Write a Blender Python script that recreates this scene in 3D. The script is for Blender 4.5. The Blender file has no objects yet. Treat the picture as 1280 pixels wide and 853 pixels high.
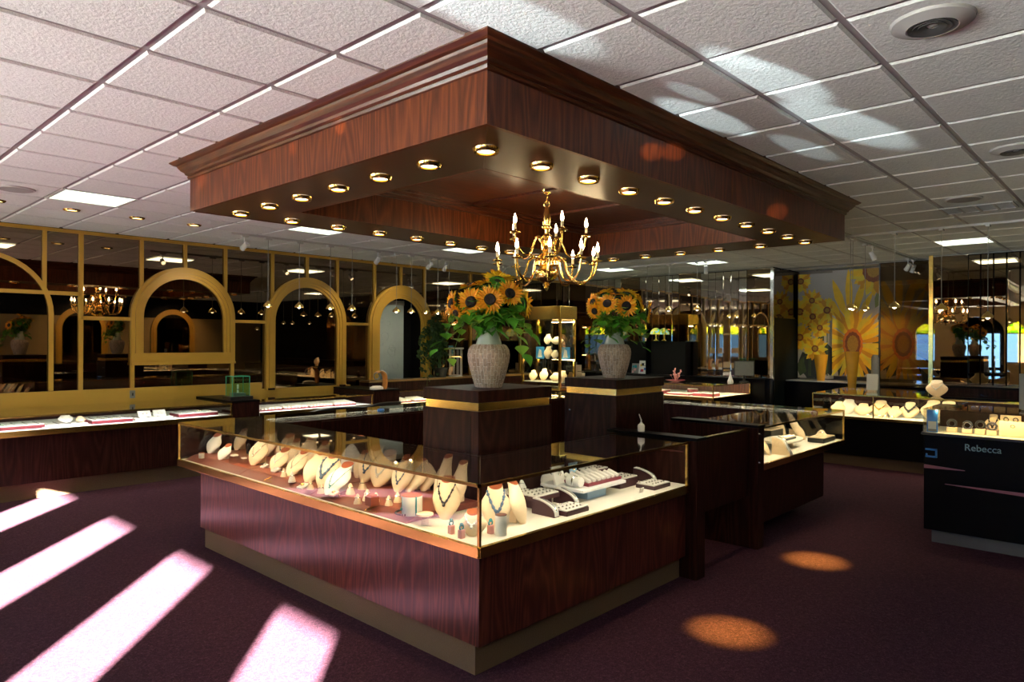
import bpy, bmesh, math, random
from mathutils import Vector, Matrix
R_ = random.Random(7)
sc = bpy.context.scene
COL = sc.collection
PI = math.pi
# ------------------------------------------------------------------ camera
FPX, YAW, ROLL, CH = 870.16, math.radians(42.985), math.radians(0.2923), 1.67
CEIL = 3.0
_F = Vector((math.cos(YAW), math.sin(YAW), 0)); _R0 = Vector((math.sin(YAW), -math.cos(YAW), 0)); _U0 = Vector((0, 0, 1))
_R = math.cos(ROLL)*_R0 + math.sin(ROLL)*_U0
_U = -math.sin(ROLL)*_R0 + math.cos(ROLL)*_U0
CAM = Vector((0, 0, CH))
def ray(px, py): return _F*FPX + _R*(px-640) - _U*(py-426.5)
def at_z(px, py, z):
    d = ray(px, py); return CAM + d*((z-CH)/d.z)
def at_x(px, py, x):
    d = ray(px, py); return CAM + d*(x/d.x)
def at_y(px, py, y):
    d = ray(px, py); return CAM + d*(y/d.y)
cd = bpy.data.cameras.new('camera'); cam = bpy.data.objects.new('camera', cd); COL.objects.link(cam)
cam.matrix_world = Matrix(((_R.x, _U.x, -_F.x, 0), (_R.y, _U.y, -_F.y, 0), (_R.z, _U.z, -_F.z, CH), (0, 0, 0, 1)))
cd.sensor_fit = 'HORIZONTAL'; cd.sensor_width = 36; cd.lens = 36*FPX/1280; cd.clip_start = 0.05
sc.camera = cam
# ------------------------------------------------------------------ materials
MATS = {}
def newmat(name):
    m = bpy.data.materials.new(name); m.use_nodes = True
    nt = m.node_tree; nt.nodes.clear()
    out = nt.nodes.new('ShaderNodeOutputMaterial')
    MATS[name] = m
    return m, nt, out
def L(nt, a, b): nt.links.new(a, b)
def N(nt, t, **kw):
    n = nt.nodes.new(t)
    for k, v in kw.items():
        if k in n.inputs: n.inputs[k].default_value = v
        else: setattr(n, k, v)
    return n
def c4(c): return (c[0], c[1], c[2], 1)
def principled(nt, out, col=(.5,.5,.5), rough=.5, metal=0, coat=0, coat_rough=.1, spec=.5, emit=None, emit_s=0, sheen=0):
    p = N(nt, 'ShaderNodeBsdfPrincipled')
    p.inputs['Base Color'].default_value = c4(col); p.inputs['Roughness'].default_value = rough
    p.inputs['Metallic'].default_value = metal; p.inputs['Coat Weight'].default_value = coat
    p.inputs['Coat Roughness'].default_value = coat_rough; p.inputs['Specular IOR Level'].default_value = spec
    p.inputs['Sheen Weight'].default_value = sheen
    if emit: p.inputs['Emission Color'].default_value = c4(emit); p.inputs['Emission Strength'].default_value = emit_s
    L(nt, p.outputs[0], out.inputs[0]); return p
def plain(name, col, rough=.5, metal=0, var=.12, scale=18, bump=0, **kw):
    """one colour with a little uneven wear"""
    m, nt, out = newmat(name); p = principled(nt, out, col, rough, metal, **kw)
    tc = N(nt, 'ShaderNodeTexCoord'); nz = N(nt, 'ShaderNodeTexNoise', Scale=scale, Detail=4)
    L(nt, tc.outputs['Object'], nz.inputs['Vector'])
    mx = N(nt, 'ShaderNodeMix', data_type='RGBA')
    mx.inputs['A'].default_value = c4([c*(1-var) for c in col]); mx.inputs['B'].default_value = c4([min(1, c*(1+var)) for c in col])
    for i, s in enumerate(mx.inputs):
        pass
    L(nt, nz.outputs['Fac'], mx.inputs['Factor'])
    ca, cb = [s for s in mx.inputs if s.type == 'RGBA'][:2]
    ca.default_value = c4([c*(1-var) for c in col]); cb.default_value = c4([min(1, c*(1+var)) for c in col])
    L(nt, [s for s in mx.outputs if s.type == 'RGBA'][0], p.inputs['Base Color'])
    if bump:
        b = N(nt, 'ShaderNodeBump', Strength=bump, Distance=.01); L(nt, nz.outputs['Fac'], b.inputs['Height']); L(nt, b.outputs[0], p.inputs['Normal'])
    return m
def ramp(nt, fac, stops):
    r = N(nt, 'ShaderNodeValToRGB'); e = r.color_ramp.elements
    while len(e) < len(stops): e.new(.5)
    for k, (pos, c) in enumerate(stops): e[k].position = pos; e[k].color = c4(c)
    L(nt, fac, r.inputs['Fac']); return r.outputs['Color']
def wood(name, dark, mid, light, rough=.3, coat=.25, grain=(30, 30, 1.5), ring=(5, 5, .55), spec=.5):
    m, nt, out = newmat(name); p = principled(nt, out, mid, rough, coat=coat, coat_rough=.2, spec=spec)
    tc = N(nt, 'ShaderNodeTexCoord')
    m1 = N(nt, 'ShaderNodeMapping'); m1.inputs['Scale'].default_value = grain; L(nt, tc.outputs['Object'], m1.inputs['Vector'])
    n1 = N(nt, 'ShaderNodeTexNoise', Scale=4, Detail=5, Roughness=.65); L(nt, m1.outputs[0], n1.inputs['Vector'])
    m2 = N(nt, 'ShaderNodeMapping'); m2.inputs['Scale'].default_value = ring; L(nt, tc.outputs['Object'], m2.inputs['Vector'])
    n2 = N(nt, 'ShaderNodeTexNoise', Scale=1, Detail=1); L(nt, m2.outputs[0], n2.inputs['Vector'])
    mu = N(nt, 'ShaderNodeMath', operation='MULTIPLY'); mu.inputs[1].default_value = 26; L(nt, n2.outputs['Fac'], mu.inputs[0])
    fr = N(nt, 'ShaderNodeMath', operation='PINGPONG'); fr.inputs[1].default_value = 1; L(nt, mu.outputs[0], fr.inputs[0])
    a = N(nt, 'ShaderNodeMath', operation='MULTIPLY'); a.inputs[1].default_value = .38; L(nt, fr.outputs[0], a.inputs[0])
    b = N(nt, 'ShaderNodeMath', operation='MULTIPLY'); b.inputs[1].default_value = .75; L(nt, n1.outputs['Fac'], b.inputs[0])
    s = N(nt, 'ShaderNodeMath', operation='ADD'); L(nt, a.outputs[0], s.inputs[0]); L(nt, b.outputs[0], s.inputs[1])
    L(nt, ramp(nt, s.outputs[0], [(.2, dark), (.55, mid), (.9, light)]), p.inputs['Base Color'])
    bp = N(nt, 'ShaderNodeBump', Strength=.08, Distance=.004); L(nt, s.outputs[0], bp.inputs['Height']); L(nt, bp.outputs[0], p.inputs['Normal'])
    return m
def glass(name, tint=(.93, .96, .94), refl=.9, base=.05):
    m, nt, out = newmat(name)
    t = N(nt, 'ShaderNodeBsdfTransparent', Color=c4(tint)); g = N(nt, 'ShaderNodeBsdfGlossy', Color=(1, 1, 1, 1), Roughness=0)
    lw = N(nt, 'ShaderNodeLayerWeight', Blend=.5)
    pw = N(nt, 'ShaderNodeMath', operation='POWER'); pw.inputs[1].default_value = 4.6; L(nt, lw.outputs['Facing'], pw.inputs[0])
    ma = N(nt, 'ShaderNodeMath', operation='MULTIPLY_ADD'); ma.inputs[1].default_value = refl; ma.inputs[2].default_value = base; L(nt, pw.outputs[0], ma.inputs[0])
    mx = N(nt, 'ShaderNodeMixShader'); L(nt, ma.outputs[0], mx.inputs[0]); L(nt, t.outputs[0], mx.inputs[1]); L(nt, g.outputs[0], mx.inputs[2])
    L(nt, mx.outputs[0], out.inputs[0]); return m
def emitter(name, col, strength):
    m, nt, out = newmat(name); e = N(nt, 'ShaderNodeEmission', Color=c4(col), Strength=strength); L(nt, e.outputs[0], out.inputs[0]); return m

HOODWOOD = wood('mahogany_veneer', (.034, .0075, .003), (.088, .021, .0065), (.165, .043, .011), rough=.38, coat=.03, spec=.22)
HOODWOODX = wood('mahogany_moulding', (.022, .0055, .0025), (.058, .014, .005), (.11, .030, .010), rough=.34, coat=.12, spec=.35, grain=(1.5, 30, 30), ring=(.5, 5, 5))
HOODWOODY = wood('mahogany_moulding_long', (.022, .0055, .0025), (.058, .014, .005), (.11, .030, .010), rough=.34, coat=.12, spec=.35, grain=(30, 1.5, 30), ring=(5, .5, 5))
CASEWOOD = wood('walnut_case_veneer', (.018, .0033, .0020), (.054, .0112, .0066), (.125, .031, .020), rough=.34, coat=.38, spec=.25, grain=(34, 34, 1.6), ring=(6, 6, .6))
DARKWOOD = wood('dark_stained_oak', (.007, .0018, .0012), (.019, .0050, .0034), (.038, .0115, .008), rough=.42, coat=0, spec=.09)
BLACKWOOD = plain('black_lacquer', (.003, .0025, .003), .35, var=.2, spec=.06)
SOFFIT = plain('bronze_laminate', (.050, .0165, .003), .36, metal=.0, spec=.35, var=.15, scale=60)
BRASS = plain('polished_brass', (.85, .58, .17), .17, metal=1, var=.06)
BRASSB = plain('brushed_brass', (.80, .56, .15), .2, metal=1, var=.12, scale=90)
GOLD = plain('chandelier_brass', (.98, .66, .20), .24, metal=1, var=.05)
CHROME = plain('chrome', (.6, .62, .64), .12, metal=1, var=.03)
STEEL = plain('white_track_metal', (.55, .54, .52), .4, var=.05)
GLASS = glass('clear_case_glass')
GLASSTOP = glass('case_top_glass', (.90, .93, .91), 1.0, .06)
PANE = glass('window_glass', (.95, .97, .97), .8, .05)
BRONZEGL = glass('bronze_tinted_glass', (.62, .53, .38), .6, .05)
GREENGL = glass('green_edged_glass', (.75, .95, .88), .7, .06)
ACRYL = glass('clear_acrylic', (.88, .88, .9), .8, .08)
BRONZEMIR = plain('bronze_mirror', (.30, .235, .16), .015, metal=1, var=.02)
DARKMIR = plain('dark_bronze_mirror', (.23, .17, .115), .015, metal=1, var=.02)
SILVMIR = plain('silver_mirror_strip', (.70, .67, .62), .03, metal=1, var=.03)
MUSTARD = plain('mustard_paint', (.50, .285, .036), .42, var=.06, scale=6)
CREAMWALL = plain('tan_wall_paint', (.36, .25, .10), .6, var=.06, scale=5)
DARKWALL = plain('dark_teal_panel', (.009, .014, .015), .5, var=.2, spec=.2)
BLACKTRIM = plain('black_trim', (.004, .004, .004), .5, var=.1, spec=.15)
CREAM = plain('cream_leatherette', (.84, .64, .42), .5, var=.08, scale=40, bump=.05)
WHITE = plain('white_leatherette', (.74, .71, .66), .45, var=.05, scale=40, bump=.05)
CAP = plain('tan_leatherette_cap', (.33, .075, .022), .5, var=.15)
TAN = plain('orange_tan_leather', (.62, .25, .06), .45, var=.12)
PLAT = plain('oxblood_leatherette', (.27, .060, .030), .38, var=.15, scale=30)
PLATD = plain('oxblood_leatherette_edge', (.16, .030, .018), .42, var=.15, scale=30)
DECK = plain('cream_laminate', (.78, .73, .64), .45, var=.04)
WHITEDECK = plain('white_laminate', (.82, .82, .84), .4, var=.04)
BURG = plain('burgundy_tray', (.16, .014, .026), .4, var=.15)
DKTRAY = plain('plum_tray', (.045, .012, .016), .4, var=.15)
SHADEWHITE = plain('blue_shaded_white', (.35, .55, .80), .2, var=.06)  # white riser foot and earring board, bluish shade put into the colour
PINKST = plain('rose_stone', (.75, .35, .33), .3, var=.2)
TURQ = plain('turquoise_bead', (.03, .28, .34), .25, var=.3)
BEADS = plain('grey_blue_bead', (.09, .15, .24), .22, var=.4)
BLACKBEAD = plain('black_bead', (.015, .02, .03), .2, var=.2)
PEARL = plain('pearl', (.75, .70, .66), .25, var=.1)
SILVER = plain('silver_jewellery', (.75, .74, .72), .15, metal=1, var=.1)
BLACKM = plain('black_plastic', (.012, .012, .013), .35, var=.1)
GREYM = plain('grey_plastic', (.22, .22, .21), .5, var=.08)
CERAM = plain('celadon_glaze', (.62, .70, .58), .2, var=.14, scale=9, coat=.4)
LEAF = plain('sunflower_leaf', (.10, .36, .03), .42, var=.4, scale=9, bump=.15)
LEAFL = plain('young_leaf', (.26, .48, .05), .42, var=.3, scale=9)
STEM = plain('flower_stem', (.07, .17, .03), .5, var=.2)
PETAL = plain('sunflower_petal', (1.0, .50, .012), .5, var=.22, scale=14)
PETALO = plain('sunflower_petal_inner', (.95, .34, .006), .5, var=.2, scale=14)
DISC = plain('sunflower_disc', (.014, .007, .004), .8, var=.5, scale=120, bump=.6)
BLUEPANEL = plain('blue_grey_paper', (.30, .36, .36), .6, var=.12, scale=5)
VASEY = plain('amber_glass_vase', (.80, .38, .03), .2, var=.15, scale=5, coat=.4)
LAMPGL = emitter('warm_lamp_lens', (1.0, .88, .62), 5.5)
CANGL = emitter('amber_can_lens', (1.0, .74, .26), 4.0)
FLAME = emitter('candle_bulb', (1.0, .74, .40), 80)
PANEL = emitter('fluorescent_diffuser', (.90, 1.0, .80), 1.6)
FOLI = plain('dark_ivy_leaf', (.018, .05, .012), .5, var=.5, scale=12)
# carpet
m, nt, out = newmat('plum_carpet'); p = principled(nt, out, (.06, .02, .04), .95, spec=.15)
tc = N(nt, 'ShaderNodeTexCoord'); n1 = N(nt, 'ShaderNodeTexNoise', Scale=52, Detail=6, Roughness=.8, Distortion=1.4); L(nt, tc.outputs['Object'], n1.inputs['Vector'])
n2 = N(nt, 'ShaderNodeTexNoise', Scale=260, Detail=2); L(nt, tc.outputs['Object'], n2.inputs['Vector'])
L(nt, ramp(nt, n1.outputs['Fac'], [(.3, (.014, .0042, .0092)), (.5, (.042, .0122, .0250)), (.72, (.125, .050, .075))]), p.inputs['Base Color'])
ad = N(nt, 'ShaderNodeMath', operation='ADD'); L(nt, n1.outputs['Fac'], ad.inputs[0]); L(nt, n2.outputs['Fac'], ad.inputs[1])
bp = N(nt, 'ShaderNodeBump', Strength=.8, Distance=.012); L(nt, ad.outputs[0], bp.inputs['Height']); L(nt, bp.outputs[0], p.inputs['Normal'])
CARPET = m
TOE = plain('brown_carpet_base', (.095, .055, .028), .9, var=.2, scale=120, bump=.4)
# ceiling tile
m, nt, out = newmat('ceiling_tile'); p = principled(nt, out, (.62, .60, .60), .9, spec=.2)
tc = N(nt, 'ShaderNodeTexCoord'); n1 = N(nt, 'ShaderNodeTexNoise', Scale=55, Detail=4, Roughness=.6); L(nt, tc.outputs['Object'], n1.inputs['Vector'])
L(nt, ramp(nt, n1.outputs['Fac'], [(.3, (.71, .735, .715)), (.7, (.82, .845, .825))]), p.inputs['Base Color'])
bp = N(nt, 'ShaderNodeBump', Strength=.5, Distance=.01); L(nt, n1.outputs['Fac'], bp.inputs['Height']); L(nt, bp.outputs[0], p.inputs['Normal'])
TILE = m
TEE = plain('ceiling_tee', (.36, .34, .35), .6, var=.06)
# vase bark mosaic
m, nt, out = newmat('whitewashed_bark_mosaic'); p = principled(nt, out, (.4, .33, .27), .75)
tc = N(nt, 'ShaderNodeTexCoord'); sx0 = N(nt, 'ShaderNodeSeparateXYZ'); L(nt, tc.outputs['Object'], sx0.inputs[0])
at2 = N(nt, 'ShaderNodeMath', operation='ARCTAN2'); L(nt, sx0.outputs['Y'], at2.inputs[0]); L(nt, sx0.outputs['X'], at2.inputs[1])
cb = N(nt, 'ShaderNodeCombineXYZ'); L(nt, sx0.outputs['Z'], cb.inputs[0]); sc2 = N(nt, 'ShaderNodeMath', operation='MULTIPLY'); sc2.inputs[1].default_value = .14; L(nt, at2.outputs[0], sc2.inputs[0]); L(nt, sc2.outputs[0], cb.inputs[1])
mp = N(nt, 'ShaderNodeMapping'); mp.inputs['Scale'].default_value = (1, 1, 1); L(nt, cb.outputs[0], mp.inputs['Vector'])
br = N(nt, 'ShaderNodeTexBrick', Scale=16.0); br.inputs['Color1'].default_value = (.74, .58, .42, 1); br.inputs['Color2'].default_value = (.50, .36, .25, 1); br.inputs['Mortar'].default_value = (.90, .82, .68, 1)
br.inputs['Mortar Size'].default_value = .028; br.inputs['Brick Width'].default_value = .9; br.inputs['Row Height'].default_value = .42; L(nt, mp.outputs[0], br.inputs['Vector'])
mp2 = N(nt, 'ShaderNodeMapping'); mp2.inputs['Scale'].default_value = (75, 75, 7); L(nt, tc.outputs['Object'], mp2.inputs['Vector'])
nz = N(nt, 'ShaderNodeTexNoise', Scale=3, Detail=5, Roughness=.7); L(nt, mp2.outputs[0], nz.inputs['Vector'])
mx = N(nt, 'ShaderNodeMix', data_type='RGBA', blend_type='MULTIPLY'); rg_ = [s for s in mx.inputs if s.type == 'RGBA']; mx.inputs[0].default_value = .85
L(nt, br.outputs['Color'], rg_[0]); L(nt, ramp(nt, nz.outputs['Fac'], [(.32, (.30, .24, .21)), (.5, (.95, .92, .9)), (.7, (1.25, 1.25, 1.22))]), rg_[1]); L(nt, [s for s in mx.outputs if s.type == 'RGBA'][0], p.inputs['Base Color'])
bp = N(nt, 'ShaderNodeBump', Strength=.5, Distance=.006); L(nt, nz.outputs['Fac'], bp.inputs['Height']); L(nt, bp.outputs[0], p.inputs['Normal'])
BARK = m
# stained glass fan-light
m, nt, out = newmat('yellow_green_leaded_glass')
tr = N(nt, 'ShaderNodeBsdfTranslucent'); df = N(nt, 'ShaderNodeBsdfDiffuse')
tc = N(nt, 'ShaderNodeTexCoord'); v = N(nt, 'ShaderNodeTexVoronoi', Scale=9); L(nt, tc.outputs['Object'], v.inputs['Vector'])
sp = N(nt, 'ShaderNodeSeparateColor'); L(nt, v.outputs['Color'], sp.inputs[0])
cc = ramp(nt, sp.outputs[0], [(.15, (.10, .22, .03)), (.5, (.42, .45, .04)), (.85, (.55, .55, .16))])
L(nt, cc, tr.inputs[0]); L(nt, cc, df.inputs[0])
mx = N(nt, 'ShaderNodeMixShader'); mx.inputs[0].default_value = .3; L(nt, tr.outputs[0], mx.inputs[1]); L(nt, df.outputs[0], mx.inputs[2]); L(nt, mx.outputs[0], out.inputs[0])
LEADED = m
# domed lamp shade (patchwork glass)
m, nt, out = newmat('patchwork_lamp_glass'); e = N(nt, 'ShaderNodeEmission', Strength=.9)
tc = N(nt, 'ShaderNodeTexCoord'); v = N(nt, 'ShaderNodeTexVoronoi', Scale=26); L(nt, tc.outputs['Object'], v.inputs['Vector'])
sp = N(nt, 'ShaderNodeSeparateColor'); L(nt, v.outputs['Color'], sp.inputs[0])
L(nt, ramp(nt, sp.outputs[0], [(.1, (.12, .30, .04)), (.5, (.75, .62, .05)), (.85, (.10, .45, .6))]), e.inputs[0]); L(nt, e.outputs[0], out.inputs[0])
SHADE = m

# ------------------------------------------------------------------ mesh helpers
class MB:
    def __init__(s): s.v = []; s.f = []; s.m = []; s.sm = []
    def add(s, vs, fs, mi=0, smooth=False, M=None):
        b = len(s.v)
        s.v += [tuple(M @ Vector(v)) if M is not None else tuple(v) for v in vs]
        s.f += [tuple(b+i for i in f) for f in fs]; s.m += [mi]*len(fs); s.sm += [smooth]*len(fs)
        return s
    def box(s, x0, x1, y0, y1, z0, z1, mi=0, M=None):
        vs = [(x, y, z) for z in (z0, z1) for y in (y0, y1) for x in (x0, x1)]
        return s.add(vs, [(0, 2, 3, 1), (4, 5, 7, 6), (0, 1, 5, 4), (2, 6, 7, 3), (0, 4, 6, 2), (1, 3, 7, 5)], mi, False, M)
    def bar(s, a, b, w, mi=0):
        w /= 2
        return s.box(min(a[0], b[0])-w, max(a[0], b[0])+w, min(a[1], b[1])-w, max(a[1], b[1])+w, min(a[2], b[2])-w, max(a[2], b[2])+w, mi)
    def prism(s, poly, a, b, axis='z', mi=0, M=None, smooth=False):
        n = len(poly)
        def P(u, v, w): return {'z': (u, v, w), 'y': (u, w, v), 'x': (w, u, v)}[axis]
        vs = [P(u, v, a) for u, v in poly] + [P(u, v, b) for u, v in poly]
        fs = [tuple(range(n-1, -1, -1)), tuple(range(n, 2*n))]
        s.add(vs, fs, mi, False, M)
        b0 = len(s.v) - 2*n
        for i in range(n):
            j = (i+1) % n
            s.f.append((b0+i, b0+j, b0+n+j, b0+n+i)); s.m.append(mi); s.sm.append(smooth)
        return s
    def loft(s, rings, mi=0, M=None, caps=True, closed=False, smooth=True):
        n = len(rings[0]); vs = [p for r in rings for p in r]; fs = []
        k = len(rings)
        for i in range(k if closed else k-1):
            for j in range(n):
                a, b = i*n+j, i*n+(j+1) % n; c, d = ((i+1) % k)*n+(j+1) % n, ((i+1) % k)*n+j
                fs.append((a, b, c, d))
        s.add(vs, fs, mi, smooth, M)
        if caps and not closed:
            s.add(rings[0], [tuple(range(n-1, -1, -1))], mi, False, M); s.add(rings[-1], [tuple(range(n))], mi, False, M)
        return s
    def lathe(s, prof, seg=20, c=(0, 0, 0), mi=0, M=None, caps=True, sx=1, sy=1):
        rings = [[(c[0]+sx*max(r, 1e-4)*math.cos(2*PI*i/seg), c[1]+sy*max(r, 1e-4)*math.sin(2*PI*i/seg), c[2]+z) for i in range(seg)] for r, z in prof]
        return s.loft(rings, mi, M, caps)
    def ball(s, c, r, seg=12, rings=7, mi=0, M=None, sz=1):
        return s.lathe([(r*math.sin(PI*i/rings), -r*sz*math.cos(PI*i/rings)) for i in range(rings+1)], seg, c, mi, M, caps=False)
    def tube(s, pts, r, seg=8, mi=0, M=None, closed=False, caps=True):
        pts = [Vector(p) for p in pts]; n = len(pts); rings = []; up = None
        for i, p in enumerate(pts):
            if closed: t = pts[(i+1) % n] - pts[i-1]
            else: t = pts[min(i+1, n-1)] - pts[max(i-1, 0)]
            t.normalize()
            if up is None: up = Vector((0, 0, 1)) if abs(t.z) < .9 else Vector((1, 0, 0))
            a = t.cross(up)
            if a.length < 1e-5: a = t.cross(Vector((0, 1, 0)))
            a.normalize(); b = a.cross(t); up = b
            rr = r[i] if isinstance(r, (list, tuple)) else r
            rings.append([tuple(p + a*rr*math.cos(2*PI*k/seg) + b*rr*math.sin(2*PI*k/seg)) for k in range(seg)])
        return s.loft(rings, mi, M, caps, closed)
    def build(s, name, mats, parent=None, world=False, loc=None, bevel=0, smooth_angle=40, recalc=True):
        mats = mats if isinstance(mats, (list, tuple)) else [mats]
        off = Vector((0, 0, 0))
        if world and parent is not None: off = ROOTLOC.get(parent.name, Vector((0, 0, 0)))
        me = bpy.data.meshes.new(name)
        me.from_pydata([(v[0]-off[0], v[1]-off[1], v[2]-off[2]) for v in s.v], [], s.f)
        for mm in mats: me.materials.append(mm)
        me.polygons.foreach_set('material_index', s.m); me.polygons.foreach_set('use_smooth', s.sm)
        if recalc:
            bm = bmesh.new(); bm.from_mesh(me); bmesh.ops.recalc_face_normals(bm, faces=bm.faces); bm.to_mesh(me); bm.free()
        if any(s.sm): me.set_sharp_from_angle(angle=math.radians(smooth_angle))
        me.update()
        o = bpy.data.objects.new(name, me); COL.objects.link(o)
        if parent is not None:
            o.parent = parent; ROOTLOC[o.name] = ROOTLOC.get(parent.name, Vector((0, 0, 0)))
        if loc: o.location = loc
        if bevel:
            bv = o.modifiers.new('bevel', 'BEVEL'); bv.width = bevel; bv.segments = 2; bv.limit_method = 'ANGLE'; bv.angle_limit = math.radians(50)
        return o
ROOTLOC = {}
def thing(name, label, cat, loc=(0, 0, 0), rz=0, group=None):
    o = bpy.data.objects.new(name, None); COL.objects.link(o); o.empty_display_size = .05
    o.location = loc; o.rotation_euler = (0, 0, rz); o['label'] = label; o['category'] = cat
    if group: o['group'] = group
    ROOTLOC[o.name] = Vector(loc)
    return o
def tag(o, label, cat, group=None, kind=None):
    if label: o['label'] = label
    if cat: o['category'] = cat
    if group: o['group'] = group
    if kind: o['kind'] = kind
    return o
def struct(o, label=None):
    o['kind'] = 'structure'
    if label: o['label'] = label
    return o
def clone(o, parent=None):
    c = o.copy(); COL.objects.link(c)
    if parent is not None: c.parent = parent
    for ch in list(o.children): clone(ch, c)
    return c
def place(first, i, loc, rz, label, scale=1, group=None):
    r = first if i == 0 else clone(first)
    r.location = loc; r.rotation_euler = (0, 0, rz); r.scale = (scale,)*3
    r['label'] = label
    if group: r['group'] = group
    return r
def spline(pts, n=6):
    P = [Vector(p) for p in pts]; P = [2*P[0]-P[1]] + P + [2*P[-1]-P[-2]]; out = []
    for i in range(1, len(P)-2):
        for k in range(n):
            t = k/n; a, b, c, d = P[i-1], P[i], P[i+1], P[i+2]
            out.append(.5*((2*b) + (-a+c)*t + (2*a-5*b+4*c-d)*t*t + (-a+3*b-3*c+d)*t**3))
    out.append(P[-2]); return out
ORD = ['first', 'second', 'third', 'fourth', 'fifth', 'sixth', 'seventh', 'eighth', 'ninth', 'tenth', 'eleventh', 'twelfth', 'thirteenth', 'fourteenth']
def light(kind, name, loc, power, col=(1, .85, .62), parent=None, **kw):
    d = bpy.data.lights.new(name, kind); d.energy = power; d.color = col
    for k, v in kw.items(): setattr(d, k, v)
    o = bpy.data.objects.new(name, d); COL.objects.link(o)
    if parent is not None:
        o.parent = parent; o.location = Vector(loc) - Vector(parent.location)
    else: o.location = loc
    return o
def aim(o, target, origin=None):
    d = Vector(target) - Vector(origin if origin is not None else o.location); o.rotation_euler = d.to_track_quat('-Z', 'Y').to_euler(); return o
# ================================================================== SHELL
XF, XB, XA = -3.0, 11.98, 13.2          # storefront, mirrored back wall, alcove back
YL, YR = 9.64, -4.1                     # left mirror wall, right-hand wall
struct(MB().box(XF-.3, XA+.3, YR-.3, YL+.8, -.12, 0).build('floor', CARPET))
# tegular tile ceiling, one continuous grid
GX, GY, G = 1.18, 2.795, .61
PANELS = [(1, 7), (5, 7), (9, 7), (15, 7), (15, 4), (15, -2), (1, -6), (5, -6), (9, -6), (-4, -6), (-4, 7), (-4, 0)]
mb = MB(); gaps = []
for i in range(int((XF-GX)/G)-1, int((XA+.3-GX)/G)+1):
    for j in range(int((YR-GY)/G)-1, int((YL+.3-GY)/G)+1):
        if (i, j) in PANELS: continue
        x, y, e, b = GX+i*G, GY+j*G, .014, .012
        x0, x1, y0, y1 = x+e, x+G-e, y+e, y+G-e
        z0, z1 = CEIL, CEIL-.010
        vs = [(x0, y0, z0), (x1, y0, z0), (x1, y1, z0), (x0, y1, z0), (x0+b, y0+b, z1), (x1-b, y0+b, z1), (x1-b, y1-b, z1), (x0+b, y1-b, z1)]
        mb.add(vs, [(4, 5, 6, 7), (0, 1, 5, 4), (1, 2, 6, 5), (2, 3, 7, 6), (3, 0, 4, 7)], 0)
mb.box(XF-.3, XA+.3, YR-.3, YL+.8, CEIL+.002, CEIL+.06, 1)
struct(mb.build('ceiling', [TILE, TEE], recalc=False))
# fluorescent troffers laid into the grid
trof = None
TL = {(1, 7): 'square fluorescent ceiling panel above the front left corner of the room', (5, 7): 'fluorescent ceiling panel seen behind the near left edge of the hood', (9, 7): 'fluorescent ceiling panel just past the far left of the hood',
      (15, 7): 'fluorescent ceiling panel above the right hand sunflower vase near the back mirrors', (15, 4): 'fluorescent ceiling panel before the silver mirror strips beside the dark column', (15, -2): 'fluorescent ceiling panel at far right above the mirrored wall',
      (1, -6): 'ceiling panel over the aisle on the right side of the entrance', (5, -6): 'ceiling panel over the right side aisle, second from the entrance', (9, -6): 'ceiling panel over the right side aisle, farthest from the entrance', (-4, -6): 'ceiling panel in the front right corner by the windows', (-4, 7): 'ceiling panel in the front left corner by the windows', (-4, 0): 'ceiling panel just inside the shop windows'}
for k, (i, j) in enumerate(PANELS):
    if k == 0:
        trof = thing('ceiling_light_panel', '', 'ceiling light')
        f = MB()
        for a in (-1, 1):
            f.box(-.3, .3, a*.3-.015, a*.3+.015, -.012, 0); f.box(a*.3-.015, a*.3+.015, -.3, .3, -.012, 0)
        f.build('frame', STEEL, trof); MB().box(-.29, .29, -.29, .29, -.006, -.001).build('diffuser', PANEL, trof)
    place(trof, k, (GX+i*G+G/2, GY+j*G+G/2, CEIL), 0, TL[(i, j)], group='square fluorescent ceiling panels')
# side and back masses
struct(MB().box(XF-.3, XA+.3, YL+.32, YL+.8, 0, CEIL).box(XF-.3, 7.03, YL+.012, YL+.32, 0, CEIL).box(7.97, XA+.3, YL+.012, YL+.32, 0, CEIL).box(7.03, 7.97, YL+.012, YL+.32, 2.5, CEIL).box(7.03, 7.97, YL+.012, YL+.32, 0, .86).build('wall_left', BLACKTRIM))
struct(MB().box(XB+.012, XA+.3, 4.96, YL+.02, 0, CEIL).build('wall_back', BLACKTRIM))
struct(MB().box(XA, XA+.3, 2.5, 5.0, 0, CEIL).build('wall_alcove', plain('alcove_wall_paint', (.22, .18, .14), .7)))
struct(MB().box(XB+.012, XA+.3, YR-.3, 2.54, 0, CEIL).build('wall_back_right', BLACKTRIM))
w = MB().box(XF-.3, XA+.3, YR-.3, YR, 0, 2.35, 0).box(XF-.3, XA+.3, YR-.3, YR+.02, 2.35, CEIL, 1)
struct(w.build('wall_right', [CREAMWALL, BLACKTRIM]))
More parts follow.
